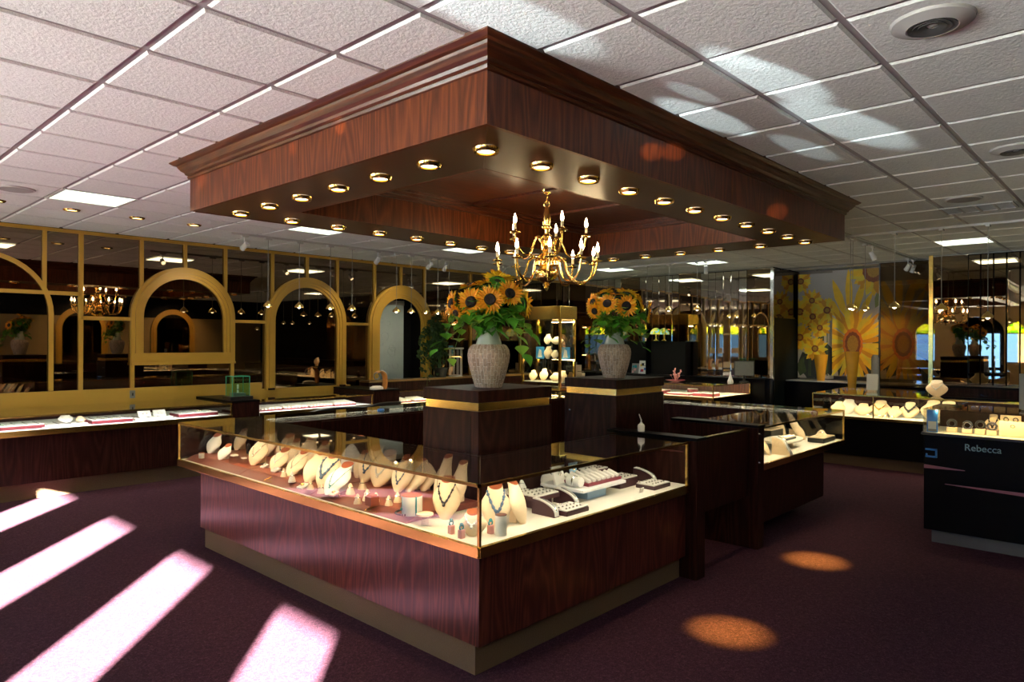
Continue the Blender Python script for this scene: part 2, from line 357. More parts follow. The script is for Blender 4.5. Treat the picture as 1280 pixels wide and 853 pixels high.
# storefront with arched windows and the entrance arch
WINC = [(-2.18, .367), (-.55, .367), (1.01, .367), (2.65, .367), None, (5.95, .367), (7.9, .367)]; DOORY = 4.29; TW = .12
mb = MB(); WT = 1.99
edges = [YR-.3] + [-1.31, .29, 1.89, 3.49, 5.09, 6.8] + [YL+.8]
def arch_top(yc, hw, spring, y0, y1, n=16):
    pts = [(y0, CEIL), (y0, spring), (yc-hw, spring)] + [(yc-hw*math.cos(PI*i/n), spring+hw*math.sin(PI*i/n)) for i in range(1, n)] + [(yc+hw, spring), (y1, spring), (y1, CEIL)]
    return pts
for k, ww in enumerate(WINC):
    y0, y1 = edges[k], edges[k+1]
    if ww is None:
        mb.box(XF-TW, XF, y0, DOORY-.56, 0, 1.98).box(XF-TW, XF, DOORY+.56, y1, 0, 1.98).prism(arch_top(DOORY, .56, 1.98, y0, y1), XF-TW, XF, 'x')
    else:
        yc, HW = ww
        mb.box(XF-TW, XF, y0, yc-HW, 0, WT).box(XF-TW, XF, yc+HW, y1, 0, WT).box(XF-TW, XF, yc-HW, yc+HW, 0, 1.05).prism(arch_top(yc, HW, WT, y0, y1), XF-TW, XF, 'x')
struct(mb.build('wall_front', CREAMWALL))
n = 0
for k, ww in enumerate(WINC):
    if ww is None: continue
    n += 1; yc, HW = ww
    fr = MB(); x0, x1 = XF-.085, XF-.035
    for a in (-1, 1): fr.box(x0, x1, yc+a*(HW-.012)-.012, yc+a*(HW-.012)+.012, 1.05, WT)
    fr.box(x0, x1, yc-HW, yc+HW, 1.05, 1.08).box(x0, x1, yc-HW, yc+HW, WT-.012, WT+.018)
    fo = struct(fr.build('window_%d' % n, BLACKTRIM))
    MB().box(XF-.063, XF-.057, yc-HW+.024, yc+HW-.024, 1.08, WT-.012).build('pane', PANE, fo)
    MB().prism([(yc-HW*.98*math.cos(PI*i/16), WT+.018+HW*.95*math.sin(PI*i/16)) for i in range(17)], XF-.065, XF-.055, 'x').build('arched_pane', LEADED, fo)
dr = MB(); x0, x1 = XF-.1, XF-.02
for a in (-1, 1): dr.box(x0, x1, DOORY+a*.50-.06, DOORY+a*.50+.06, 0, 2.3)
dr.box(x0, x1, DOORY-.56, DOORY+.56, 2.2, 2.52).box(x0, x1, DOORY-.45, DOORY+.45, 0, .9)
dr.prism([(DOORY-.55*math.cos(PI*i/16), 1.99+.545*math.sin(PI*i/16)) for i in range(17)], x0, x1, 'x')
do = struct(dr.build('door_1', BLACKTRIM)); MB().box(XF-.063, XF-.057, DOORY-.45, DOORY+.45, .9, 2.2).build('pane', PANE, do)
MB().tube([(XF-.02, DOORY-.5, 1.0), (XF+.03, DOORY-.5, 1.0), (XF+.03, DOORY-.5, 1.3), (XF-.02, DOORY-.5, 1.3)], .012).build('door_handle', BRASS, do)
def script_text(name, s, size, mat_, M, parent=None, depth=.003):
    cu = bpy.data.curves.new(name, 'FONT'); cu.body = s; cu.size = size; cu.extrude = depth; cu.align_x = 'CENTER'
    tmp = bpy.data.objects.new(name, cu); dg = bpy.context.evaluated_depsgraph_get()
    COL.objects.link(tmp); dg.update(); me = bpy.data.meshes.new_from_object(tmp.evaluated_get(bpy.context.evaluated_depsgraph_get()))
    bpy.data.objects.remove(tmp); me.materials.clear(); me.materials.append(mat_)
    off = ROOTLOC.get(parent.name, Vector((0, 0, 0))) if parent is not None else Vector((0, 0, 0))
    me.transform(Matrix.Translation(-off) @ M)
    o = bpy.data.objects.new(name, me); COL.objects.link(o)
    if parent is not None: o.parent = parent
    return o
NEON = emitter('red_neon', (1.0, .08, .15), 4)
# reads correctly from the street: local x -> +Y, facing -X
M = Matrix(((0, 0, -1, XF-.08), (-1, 0, 0, DOORY), (0, 1, 0, 2.02), (0, 0, 0, 1)))
tag(script_text('neon_sign', 'Collins', .2, NEON, M), 'red neon script sign hanging in the glass of the entrance door', 'sign')
WORLD_S = 47
struct(MB().box(-5.4, -5.0, 1.25, 2.85, -.12, 3.6).build('sun_block_outside', plain('sun_block_tan', (.35, .27, .18), .8)))  # unseen block added outside to keep direct sun off the entrance door
# ================================================================== LEFT WALL
def arch_frame(name, label, cx, zs, ro, ri, zb, y, sgn, mat_, mirror=None, bottom=False, group=None, parts_feet=True):
    """moulded arch: sgn=-1 stands proud towards -Y"""
    t = thing(name, label, 'arched mirror frame', (cx, y, zb), group=group)
    def path(r, n=28):
        return [(cx-r, zb)] + [(cx-r*math.cos(PI*i/n), zs+r*math.sin(PI*i/n)) for i in range(n+1)] + [(cx+r, zb)]
    def band(r0, r1, d0, d1, mi_name, z_bot=None):
        A, B = path(r0), path(r1); mb = MB(); rings = []
        for (ax, az), (bx, bz) in zip(A, B):
            rings.append([(ax, y+sgn*d0, az), (bx, y+sgn*d0, bz), (bx, y+sgn*d1, bz), (ax, y+sgn*d1, az)])
        mb.loft(rings, smooth=False); return mb.build(mi_name, mat_, t, world=True)
    band(ro, ri+.035, 0, .05, 'moulding'); band(ro-.045, ri+.075, .05, .07, 'raised_band'); band(ri+.035, ri, 0, .03, 'inner_bead')
    if bottom:
        MB().box(cx-ro, cx+ro, y+sgn*.05, y, zb-.13, zb).box(cx-ro, cx+ro, y+sgn*.07, y, zb-.155, zb-.125).build('sill', mat_, t, world=True)
    elif parts_feet:
        for a in (-1, 1):
            c = cx+a*(ro+ri)/2
            MB().box(c-.045, c+.045, y+sgn*.085, y+sgn*.05, zb, zb+.03).build('foot_block', DARKWOOD, t, world=True)
    if mirror: 
        MB().prism([(px_, pz_) for px_, pz_ in path(ri+.01)], y-.004*1, y+.004, 'y').build('mirror', mirror, t, world=True)
    return t
YM = YL-.004
arch_frame('arched_mirror_frame', 'mustard arched window frame reflecting sunflowers, nearest the left edge', 3.858, 1.955, .68, .525, 1.49, YM, -1, MUSTARD, bottom=True, group='mustard arches on the left wall')
arch_frame('arched_mirror_frame', 'mustard tall arch in the middle of the left wall reflecting gold pendants', 5.691, 1.945, .685, .53, .93, YM, -1, MUSTARD, group='mustard arches on the left wall')
arch_frame('arched_mirror_frame', 'mustard tall arch around the blue-grey panel, rightmost on the left wall', 7.50, 1.945, .675, .45, .90, YM, -1, MUSTARD, group='mustard arches on the left wall')
# thin arch at the far left, mostly out of the frame
t = thing('slim_arch_trim', 'slim mustard arch line cut off by the left edge of the photo', 'wall trim', (1.63, YM, 1.05))
pts = [(1.63-.68, 1.05)] + [(1.63-.68*math.cos(PI*i/24), 1.96+.68*math.sin(PI*i/24)) for i in range(25)] + [(1.63+.68, 1.05)]
rg = []
for k, (x, z) in enumerate(pts):
    cxx, czz = 1.63, max(1.05, min(z, 1.96)); d = Vector((x-cxx, z-(1.96 if z > 1.96 else z))); d.normalize()
    rg.append([(x-d.x*.024, YM, z-d.y*.024), (x+d.x*.024, YM, z+d.y*.024), (x+d.x*.024, YM-.03, z+d.y*.024), (x-d.x*.024, YM-.03, z-d.y*.024)])
MB().loft(rg, smooth=False).build('moulding', MUSTARD, t, world=True)
# mirror sheets between the mullions (structure: the wall's facing)
struct(MB().box(XF, 7.02, YL, YL+.01, .80, 2.985).box(7.98, XB, YL, YL+.01, .80, 2.985).prism([(7.02, 2.985), (7.02, 1.945)] + [(7.5-.48*math.cos(PI*i/16), 1.945+.48*math.sin(PI*i/16)) for i in range(17)] + [(7.98, 2.985)], YL, YL+.01, 'y').build('wall_left_mirror', DARKMIR))
def archz(x, c, r): return 1.95+math.sqrt(max(0, r*r-(x-c)**2))
mb = MB(); w = .021
def mull(x, z0, z1=2.965, ww=w): mb.box(x-ww, x+ww, YM-.028, YM, z0, z1)
for x in (-2.4, -1.7, -1.0, -.3, .4): mull(x, 1.04)
mull(1.05, 1.04); mull(1.63, 1.96+.68)
mull(2.24, 1.96+math.sqrt(.68**2-.61**2)); mull(2.62, 1.04, 2.965, .024)
for x in (3.31, 3.858, 4.41): mull(x, archz(x, 3.858, .66))
for x in (5.12, 5.69, 6.23): mull(x, archz(x, 5.691, .665))
for x in (6.95, 7.5, 8.03): mull(x, archz(x, 7.5, .655))
mull(9.17, .9); mull(10.6, .9)
mb.box(XF, XB, YM-.03, YM, 2.945, 2.985)
for x0, x1, z in ((2.62, 3.19, 1.925), (4.53, 5.02, 1.93), (6.37, 6.83, 1.935), (.95, 2.62, 2.215), (XF, .95, 2.215)): mb.box(x0, x1, YM-.028, YM, z-.022, z+.022)
mb.box(3.18, 3.225, YM-.028, YM, 1.04, 1.345).box(4.49, 4.535, YM-.028, YM, 1.04, 1.345)
struct(mb.build('trim_1', MUSTARD))
struct(MB().box(XF, 4.95, YM-.03, YM, .79, 1.045).box(4.95, 6.47, YM-.03, YM, .79, .95).build('trim_2', MUSTARD))
struct(MB().box(XF, XB, YM-.04, YM, 2.985, CEIL-.001).build('trim_3', BLACKTRIM))
# light switch
t = thing('wall_switch', 'small metal switch plate on the yellow panel under the left mirrors', 'switch', (3.2, YM-.03, .965))
MB().box(-.032, .032, -.008, 0, -.05, .05).build('plate', GREYM, t, bevel=.003); MB().box(-.008, .008, -.016, -.008, -.018, .018).build('toggle', BLACKM, t)
# niche in the third arch with the blue panel
struct(MB().box(7.03, 7.97, YL+.29, YL+.32, .86, 2.5).build('trim_4', BLACKTRIM))
t = thing('patterned_screen', 'pale blue-grey patterned paper screen standing inside the right arch', 'screen', (7.43, YL+.2, .87))
sw = MB().box(-.30, .30, 0, .012, .03, 1.42)
for k in range(14):
    x, z = R_.uniform(-.2, .2), R_.uniform(.15, 1.3); r = R_.uniform(.04, .09)
    sw.tube([(x+r*(1-.02*i)*math.cos(.42*i+k), 0, z+r*(1-.03*i)*math.sin(.42*i+k)) for i in range(13)], .0022, 4, 1)
sw.build('paper_sheet', [BLUEPANEL, plain('panel_print', (.24, .29, .29), .6)], t)
MB().box(-.31, .31, -.006, .02, 0, .03).build('bottom_rail', WHITE, t); MB().box(-.31, .31, -.006, .02, 1.42, 1.5).build('top_box', GREYM, t)

# ================================================================== BACK WALL mirrors
def strip_wall(idx, spans, groups):
    for (y0, y1) in spans:
        o = MB().box(XB, XB+.01, y0+.003, y1-.003, 1.0, 2.97).build('mirror_panel', BRONZEMIR)
        yield o
bz = [(10.38, 11.17-1.55), (9.02, 9.45), (7.66, 8.11), (6.32, 6.78), (4.98, 5.42)]
lab = {(9.02, 9.45): 'bronze wall mirror panel farthest left on the back wall, beside the corner', (7.66, 8.11): 'bronze wall mirror panel left of the right hand sunflowers', (6.32, 6.78): 'bronze wall mirror panel between two silver strip groups right of the sunflowers', (4.98, 5.42): 'bronze wall mirror panel at the corner by the dark column'}
for (y0, y1), l in lab.items():
    tag(MB().box(XB-.004, XB+.006, y0+.003, y1-.003, .9, 2.965).build('wall_mirror', BRONZEMIR), l, 'mirror', 'bronze mirrors on the back wall')
def strips(y0, y1, n, where):
    w = (y1-y0)/n
    for i in range(n):
        a, b = y1-i*w, y1-(i+1)*w
        tilt = R_.uniform(-.0025, .0025)
        m = MB(); x0, x1 = XB-.010, XB+.004
        # bevelled strip, its face very slightly turned as hung
        m.add([(x1, b, .9), (x1, a, .9), (x1, a, 2.96), (x1, b, 2.96), (x0+tilt, b+.006, .906), (x0-tilt, a-.006, .906), (x0-tilt, a-.006, 2.954), (x0+tilt, b+.006, 2.954)],
              [(4, 5, 6, 7), (0, 1, 5, 4), (1, 2, 6, 5), (2, 3, 7, 6), (3, 0, 4, 7), (3, 2, 1, 0)])
        tag(m.build('mirror_strip', SILVMIR), '%s silver mirror strip from the left %s' % (ORD[i], where), 'mirror', 'silver mirror strips on the back wall')
strips(9.45, 9.63, 3, 'in the corner of the back wall')
strips(8.11, 9.02, 6, 'behind the display tower')
strips(6.78, 7.66, 6, 'directly behind the right hand sunflowers')
strips(5.42, 6.32, 6, 'in the group beside the dark column')
struct(MB().box(XB-.02, XB+.01, 4.955, YL-.03, 2.965, 2.998).build('trim_5', CHROME))
struct(MB().box(XB-.03, XB+.012, 4.93, 4.985, .0, 2.965).build('trim_6', CHROME))
# column face in the alcove mouth
struct(MB().box(XB+.03, XA-.02, 4.935, 4.955, 0, 2.10).build('trim_7', DARKWALL))
struct(MB().box(XB+.03, XA-.02, 4.93, 4.955, 2.10, 2.13).box(XB+.03, XA-.02, 4.945, 4.955, 2.13, 2.97).build('trim_8', BRONZEMIR))
# right mirrored wall
tag(MB().box(XB-.004, XB+.006, 2.065, 2.50, .9, 2.965).build('wall_mirror', BRONZEMIR), 'bronze wall mirror right of the sunflower posters, reflecting the arched shop window', 'mirror')
for k in range(12):
    y1 = 2.06-k*.155; y0 = y1-.15; tl = R_.uniform(-.002, .002); x0, x1 = XB-.010, XB+.004
    m = MB(); m.add([(x1, y0, .9), (x1, y1, .9), (x1, y1, 2.96), (x1, y0, 2.96), (x0+tl, y0+.008, .906), (x0-tl, y1-.008, .906), (x0-tl, y1-.008, 2.954), (x0+tl, y0+.008, 2.954)],
              [(4, 5, 6, 7), (0, 1, 5, 4), (1, 2, 6, 5), (2, 3, 7, 6), (3, 0, 4, 7), (3, 2, 1, 0)])
    tag(m.build('mirror_strip', BRONZEMIR), '%s narrow mirror strip to the right of the broad bronze mirror at far right' % ORD[k], 'mirror', 'narrow strips on the right mirrored wall')
struct(MB().box(XB-.03, XB+.012, 2.505, 2.56, 0, 2.99).build('trim_9', BRASS))
struct(MB().box(XB-.02, XB+.01, YR, 2.55, 2.965, 2.998).build('trim_10', CHROME))
struct(MB().box(XA-.9, XA-.86, 2.56, 4.93, 2.95, 2.985).build('trim_11', CHROME))

# ================================================================== HOOD
HX0, HX1, HY0, HY1 = 2.17, 6.92, 2.18, 5.33
IX0, IX1, IY0, IY1 = 2.735, 6.36, 2.775, 4.76
HZ0, HZ1 = 2.63, 2.905
hood = thing('ceiling_hood', 'large mahogany canopy hung from the ceiling over the centre island', 'ceiling canopy', (HX0, HY0, HZ0))
T = .025; seamy = at_x(373, 230, HX0).y; seamx = at_y(915, 260, HY0).x
MB().box(HX0, HX0+T, HY0, seamy-.002, HZ0, HZ1).box(HX0, HX0+T, seamy+.002, HY1, HZ0, HZ1).build('left_fascia', HOODWOOD, hood, True)
MB().box(HX0+T, seamx-.002, HY0, HY0+T, HZ0, HZ1).box(seamx+.002, HX1, HY0, HY0+T, HZ0, HZ1).build('front_fascia', HOODWOOD, hood, True)
MB().box(HX1-T, HX1, HY0+T, HY1, HZ0, HZ1).build('right_fascia', HOODWOOD, hood, True); MB().box(HX0+T, HX1-T, HY1-T, HY1, HZ0, HZ1).build('rear_fascia', HOODWOOD, hood, True)
# soffit as four mitred boards
def trap(pts, name):
    MB().prism(pts, HZ0+.002, HZ0+.02).build(name, SOFFIT, hood, True)
e = .002
trap([(HX0+T, HY0+T), (IX0, IY0), (IX0, IY1), (HX0+T, HY1-T)], 'soffit_board'); trap([(HX0+T+e, HY0+T), (HX1-T, HY0+T), (IX1, IY0), (IX0+e, IY0)], 'soffit_board')
trap([(HX1-T, HY0+T), (HX1-T, HY1-T), (IX1, IY1), (IX1, IY0)], 'soffit_board'); trap([(HX0+T, HY1-T), (IX0, IY1), (IX1, IY1), (HX1-T, HY1-T)], 'soffit_board')
m = MB()
for a, b in (((IX0, IY0), (IX0, IY1)), ((IX1, IY0), (IX1, IY1))): m.box(a[0]-.012, a[0]+.012, a[1], b[1], HZ0+.001, HZ1)
for a, b in (((IX0, IY0), (IX1, IY0)), ((IX0, IY1), (IX1, IY1))): m.box(a[0], b[0], a[1]-.012, a[1]+.012, HZ0+.001, HZ1)
m.build('inner_lining', HOODWOOD, hood, True)
MB().box(IX0-.1, IX1+.1, IY0-.1, IY1+.1, 2.945, 2.965).build('inner_ceiling', HOODWOODX, hood, True)
m = MB()
for q, (d, z0, z1) in enumerate(((.10, 2.925, 2.945), (.07, 2.9, 2.925), (.04, 2.87, 2.9))):
    m.box(IX0+.012, IX0+.012+d, IY0, IY1, z0, z1).box(IX1-.012-d, IX1-.012, IY0, IY1, z0, z1).box(IX0, IX1, IY0+.012, IY0+.012+d, z0, z1).box(IX0, IX1, IY1-.012-d, IY1-.012, z0, z1)
for x in (3.6, 4.5, 5.4): m.box(x-.05, x+.05, IY0, IY1, 2.925, 2.945)
m.build('inner_moulding', HOODWOODX, hood, True)
prof = [(0, 2.868), (.012, 2.872), (.018, 2.886), (.012, 2.892), (.026, 2.900), (.032, 2.914), (.05, 2.928), (.066, 2.950), (.072, 2.962), (.09, 2.968), (.112, 2.984), (.116, 2.998), (0, 2.998)]
cor = [(HX0, HY0, -1, -1), (HX1, HY0, 1, -1), (HX1, HY1, 1, 1), (HX0, HY1, -1, 1)]
rings = [[(x+sx*d, y+sy*d, z) for d, z in prof] for x, y, sx, sy in cor]
for i in range(4):
    MB().loft([rings[i], rings[(i+1) % 4]], smooth=False).build('crown_moulding', HOODWOODX if i % 2 == 0 else HOODWOODY, hood, True)
# recessed halogen lights around the soffit
xs = [2.443+.4245*i for i in range(11)]; ys = [2.46+.4365*i for i in range(7)]
cans = [(xs[0], ys[0], 'at the front corner of the hood soffit')]
cans += [(xs[0], ys[i], '%s light along the left side of the hood, counted from the front corner' % ORD[i-1]) for i in range(1, 7)]
cans += [(xs[i], ys[0], '%s light along the right side of the hood, counted from the front corner' % ORD[i-1]) for i in range(1, 11)]
cans += [(xs[i], ys[6], '%s light along the rear side of the hood, counted from its left end' % ORD[i-1]) for i in range(1, 11)]
cans += [(xs[10], ys[i], '%s light along the far end of the hood soffit' % ORD[i-1]) for i in range(1, 6)]
can0 = None
for k, (x, y, l) in enumerate(cans):
    if k == 0:
        can0 = thing('recessed_downlight', '', 'ceiling light', group='halogen lights in the hood soffit')
        MB().lathe([(.040, -.020), (.052, -.022), (.058, -.012), (.060, -.002), (.045, 0), (.041, -.004)], 20, caps=False).build('brass_ring', BRASS, can0)
        MB().lathe([(.041, -.013), (.0, -.010)], 20, caps=False).build('lens', LAMPGL, can0)
    r = place(can0, k, (x, y, HZ0), 0, l if 'light' in l else 'recessed light ' + l, 1.15)
    tgt = None
    ang = math.radians(62)
    if y == ys[0] and k: pass
    s = light('SPOT', 'halogen_beam', (x, y, HZ0-.03), 13, (1, .70, .38), spot_size=ang, spot_blend=.7, shadow_soft_size=.03)
    s['kind'] = 'structure'
    if k in (13+0, 9+0): pass
    if abs(x-5.4145) < .03 and y == ys[0]: s.data.energy = 2200; s.data.spot_size = math.radians(11.5); s.data.spot_blend = 1.0; s.data.color = (1, .66, .08); aim(s, (5.49, 1.93, 0))
    if abs(x-3.7165) < .03 and y == ys[0]: s.data.energy = 2200; s.data.spot_size = math.radians(11.5); s.data.spot_blend = 1.0; s.data.color = (1, .66, .08); aim(s, (3.80, 1.82, 0))
# ceiling cans by the left wall
for k, (x, y, l) in enumerate([(2.13, 8.14, 'amber ceiling downlight nearest the left edge of the photo'), (2.75, 8.14, 'amber ceiling downlight below the fluorescent panel at left'), (3.36, 8.14, 'amber ceiling downlight above the sunflower mirror arch'), (1.5, 8.14, 'amber ceiling downlight just outside the left of the photo')]):
    if k == 0:
        c0 = thing('downlight', '', 'ceiling light', group='amber downlights along the left wall')
        MB().lathe([(.055, -.014), (.070, -.014), (.078, -.006), (.08, .002), (.055, .002)], 22, caps=False).build('trim_ring', BRASS, c0); MB().lathe([(.056, -.006), (0, -.005)], 22, caps=False).build('lens', CANGL, c0)
    place(c0, k, (x, y, CEIL-.010), 0, l)
    s = light('SPOT', 'downlight_beam', (x, y, CEIL-.05), 30, (1, .80, .5), spot_size=math.radians(80), spot_blend=.6, shadow_soft_size=.05)
# air diffusers and grilles
VENTG, VENTD = plain('vent_grey', (.40, .39, .38), .5), plain('vent_dark', (.07, .07, .07), .5)
def diffuser(name, label, x, y, r):
    t = thing(name, label, 'air vent', (x, y, CEIL-.010))
    MB().lathe([(r, 0), (r*.97, -.012), (r*.62, -.03), (r*.58, -.026), (r*.58, 0)], 32, caps=False).build('flange', VENTG, t)
    m = MB()
    for q in (.48, .36, .24): m.lathe([(r*q+.012, -.010), (r*q+.016, -.030), (r*q-.014, -.022), (r*q-.012, -.006)], 28, caps=False)
    m.build('rings', VENTD, t); MB().lathe([(.0, -.022), (r*.13, -.018), (r*.13, 0)], 18).build('hub', STEEL, t)
    MB().lathe([(r*.58, -.004), (0, -.003)], 28, caps=False).build('dark_throat', BLACKTRIM, t)
diffuser('ceiling_diffuser', 'round louvred air diffuser in the ceiling at top right', 3.255, .69, .155)
diffuser('ceiling_diffuser', 'round air diffuser cut by the right edge of the photo', 5.75, .72, .15)
for x, y, l in ((7.45, 1.32, 'flat round ceiling speaker near the rectangular vent at right'), (1.50, 7.38, 'flat round ceiling speaker at the left edge of the ceiling')):
    t = thing('ceiling_speaker', l, 'speaker', (x, y, CEIL-.010)); MB().lathe([(.15, 0), (.145, -.010), (.13, -.013)], 28, caps=False).build('rim', STEEL, t); MB().lathe([(.13, -.012), (0, -.014)], 28, caps=False).build('grille', plain('speaker_grille', (.34, .32, .31), .7) if 'speaker_grille' not in MATS else MATS['speaker_grille'], t)
t = thing('return_air_grille', 'rectangular dark slotted air grille in the ceiling at right', 'air vent', (8.02, 1.3, CEIL-.010))
MB().box(-.19, .19, -.30, .30, -.006, -.002).build('backing', plain('grille_shadow', (.09, .085, .08), .7), t)
m = MB()
for y in (-.29, -.145, 0, .145, .29): m.box(-.19, .19, y-.011, y+.011, -.014, -.006)
for x in (-.19, .19): m.box(x-.011, x+.011, -.30, .30, -.014, -.006)
m.build('frame_bars', STEEL, t)
m = MB()
for k in range(13): m.box(-.185+.028*k, -.175+.028*k, -.29, .29, -.011, -.006)
m.build('louvres', plain('louvre_metal', (.2, .19, .18), .5), t)

# ================================================================== CHANDELIER
CX, CY = 4.5, 3.8
ch = thing('chandelier', 'polished brass fifteen candle chandelier hanging under the wooden hood', 'chandelier', (CX, CY, 2.12))
def Z(z): return z
MB().lathe([(.055, 2.945), (.052, 2.93), (.02, 2.915), (.008, 2.91)], 18, (CX, CY, 0)).build('ceiling_canopy', GOLD, ch, True)
m = MB(); 
for i in range(3):
    z = 2.895-.024*i
    m.tube([(CX+(.009*math.cos(a) if i % 2 else 0), CY+(0 if i % 2 else .009*math.cos(a)), z+.015*math.sin(a)) for a in [2*PI*q/12 for q in range(12)]], .003, 6, closed=True)
m.tube([(CX+.024*math.cos(a)*.7, CY-.024*math.cos(a)*.7, 2.83+.024*math.sin(a)) for a in [2*PI*q/16 for q in range(16)]], .0045, 6, closed=True)
m.build('chain', GOLD, ch, True)
MB().lathe([(.006, 2.81), (.012, 2.80), (.018, 2.78), (.032, 2.74), (.037, 2.70), (.034, 2.66), (.028, 2.645), (.040, 2.635), (.040, 2.625), (.024, 2.615), (.020, 2.58), (.036, 2.565), (.038, 2.55), (.028, 2.535), (.022, 2.48), (.040, 2.46), (.050, 2.44), (.034, 2.425), (.03, 2.40), (.055, 2.385), (.062, 2.36), (.10, 2.34), (.105, 2.31), (.06, 2.30), (.05, 2.285)], 24, (CX, CY, 0)).build('column', GOLD, ch, True)
MB().lathe([(.05, 2.286), (.085, 2.27), (.098, 2.245), (.092, 2.21), (.07, 2.18), (.035, 2.162), (.018, 2.152), (.028, 2.142), (.014, 2.132), (.022, 2.122), (.012, 2.105), (.004, 2.095)], 24, (CX, CY, 0)).build('bowl', GOLD, ch, True)
low = spline([(.07, 2.32), (.11, 2.365), (.165, 2.325), (.20, 2.23), (.26, 2.172), (.34, 2.175), (.40, 2.235), (.43, 2.325)], 5) if False else None
def c2(pts): return [(p.x, p.y) for p in spline([(a, b, 0) for a, b in pts], 5)]
low = c2([(.06, 2.315), (.105, 2.375), (.16, 2.34), (.19, 2.24), (.25, 2.172), (.33, 2.165), (.405, 2.225), (.435, 2.325)])
upp = c2([(.03, 2.44), (.06, 2.53), (.105, 2.545), (.14, 2.48), (.175, 2.405), (.235, 2.385), (.30, 2.44), (.335, 2.55)])
arm0 = None
def mk_arm(path, cup_r):
    a = MB().tube([(r, 0, z-2.12) for r, z in path], .009, 8).tube(c3([(path[3][0]+.0, path[3][1]-2.12), (path[3][0]-.04, path[3][1]-2.07), (path[3][0]-.075, path[3][1]-2.10), (path[3][0]-.055, path[3][1]-2.13)]), .006, 6).build('arm', GOLD, ch)
    r, z = path[-1]; z -= 2.12
    MB().lathe([(.006, z), (.03, z+.002), (cup_r, z+.010), (cup_r, z+.014), (.018, z+.012), (.014, z+.03), (.017, z+.034), (.012, z+.036)], 16, (r, 0, 0)).build('drip_pan', GOLD, a)
    MB().lathe([(.0115, z+.034), (.0115, z+.085), (.006, z+.088)], 12, (r, 0, 0)).build('candle_sleeve', plain('candle_sleeve', (.75, .62, .38), .4) if 'candle_sleeve' not in MATS else MATS['candle_sleeve'], a)
    MB().lathe([(.006, z+.086), (.013, z+.098), (.0145, z+.112), (.009, z+.135), (.004, z+.152), (.0008, z+.165)], 8, (r, 0, 0)).build('flame_bulb', FLAME, a)
    return a
def c3(p): return [(q.x, 0, q.y) for q in spline([(a, b, 0) for a, b in p], 4)]
a_low = mk_arm(low, .045); a_upp = mk_arm(upp, .042)
for src, n, off in ((a_low, 10, .13), (a_upp, 5, .45)):
    for k in range(n):
        o = src if k == 0 else clone(src, ch)
        o.rotation_euler = (0, 0, off+2*PI*k/n)
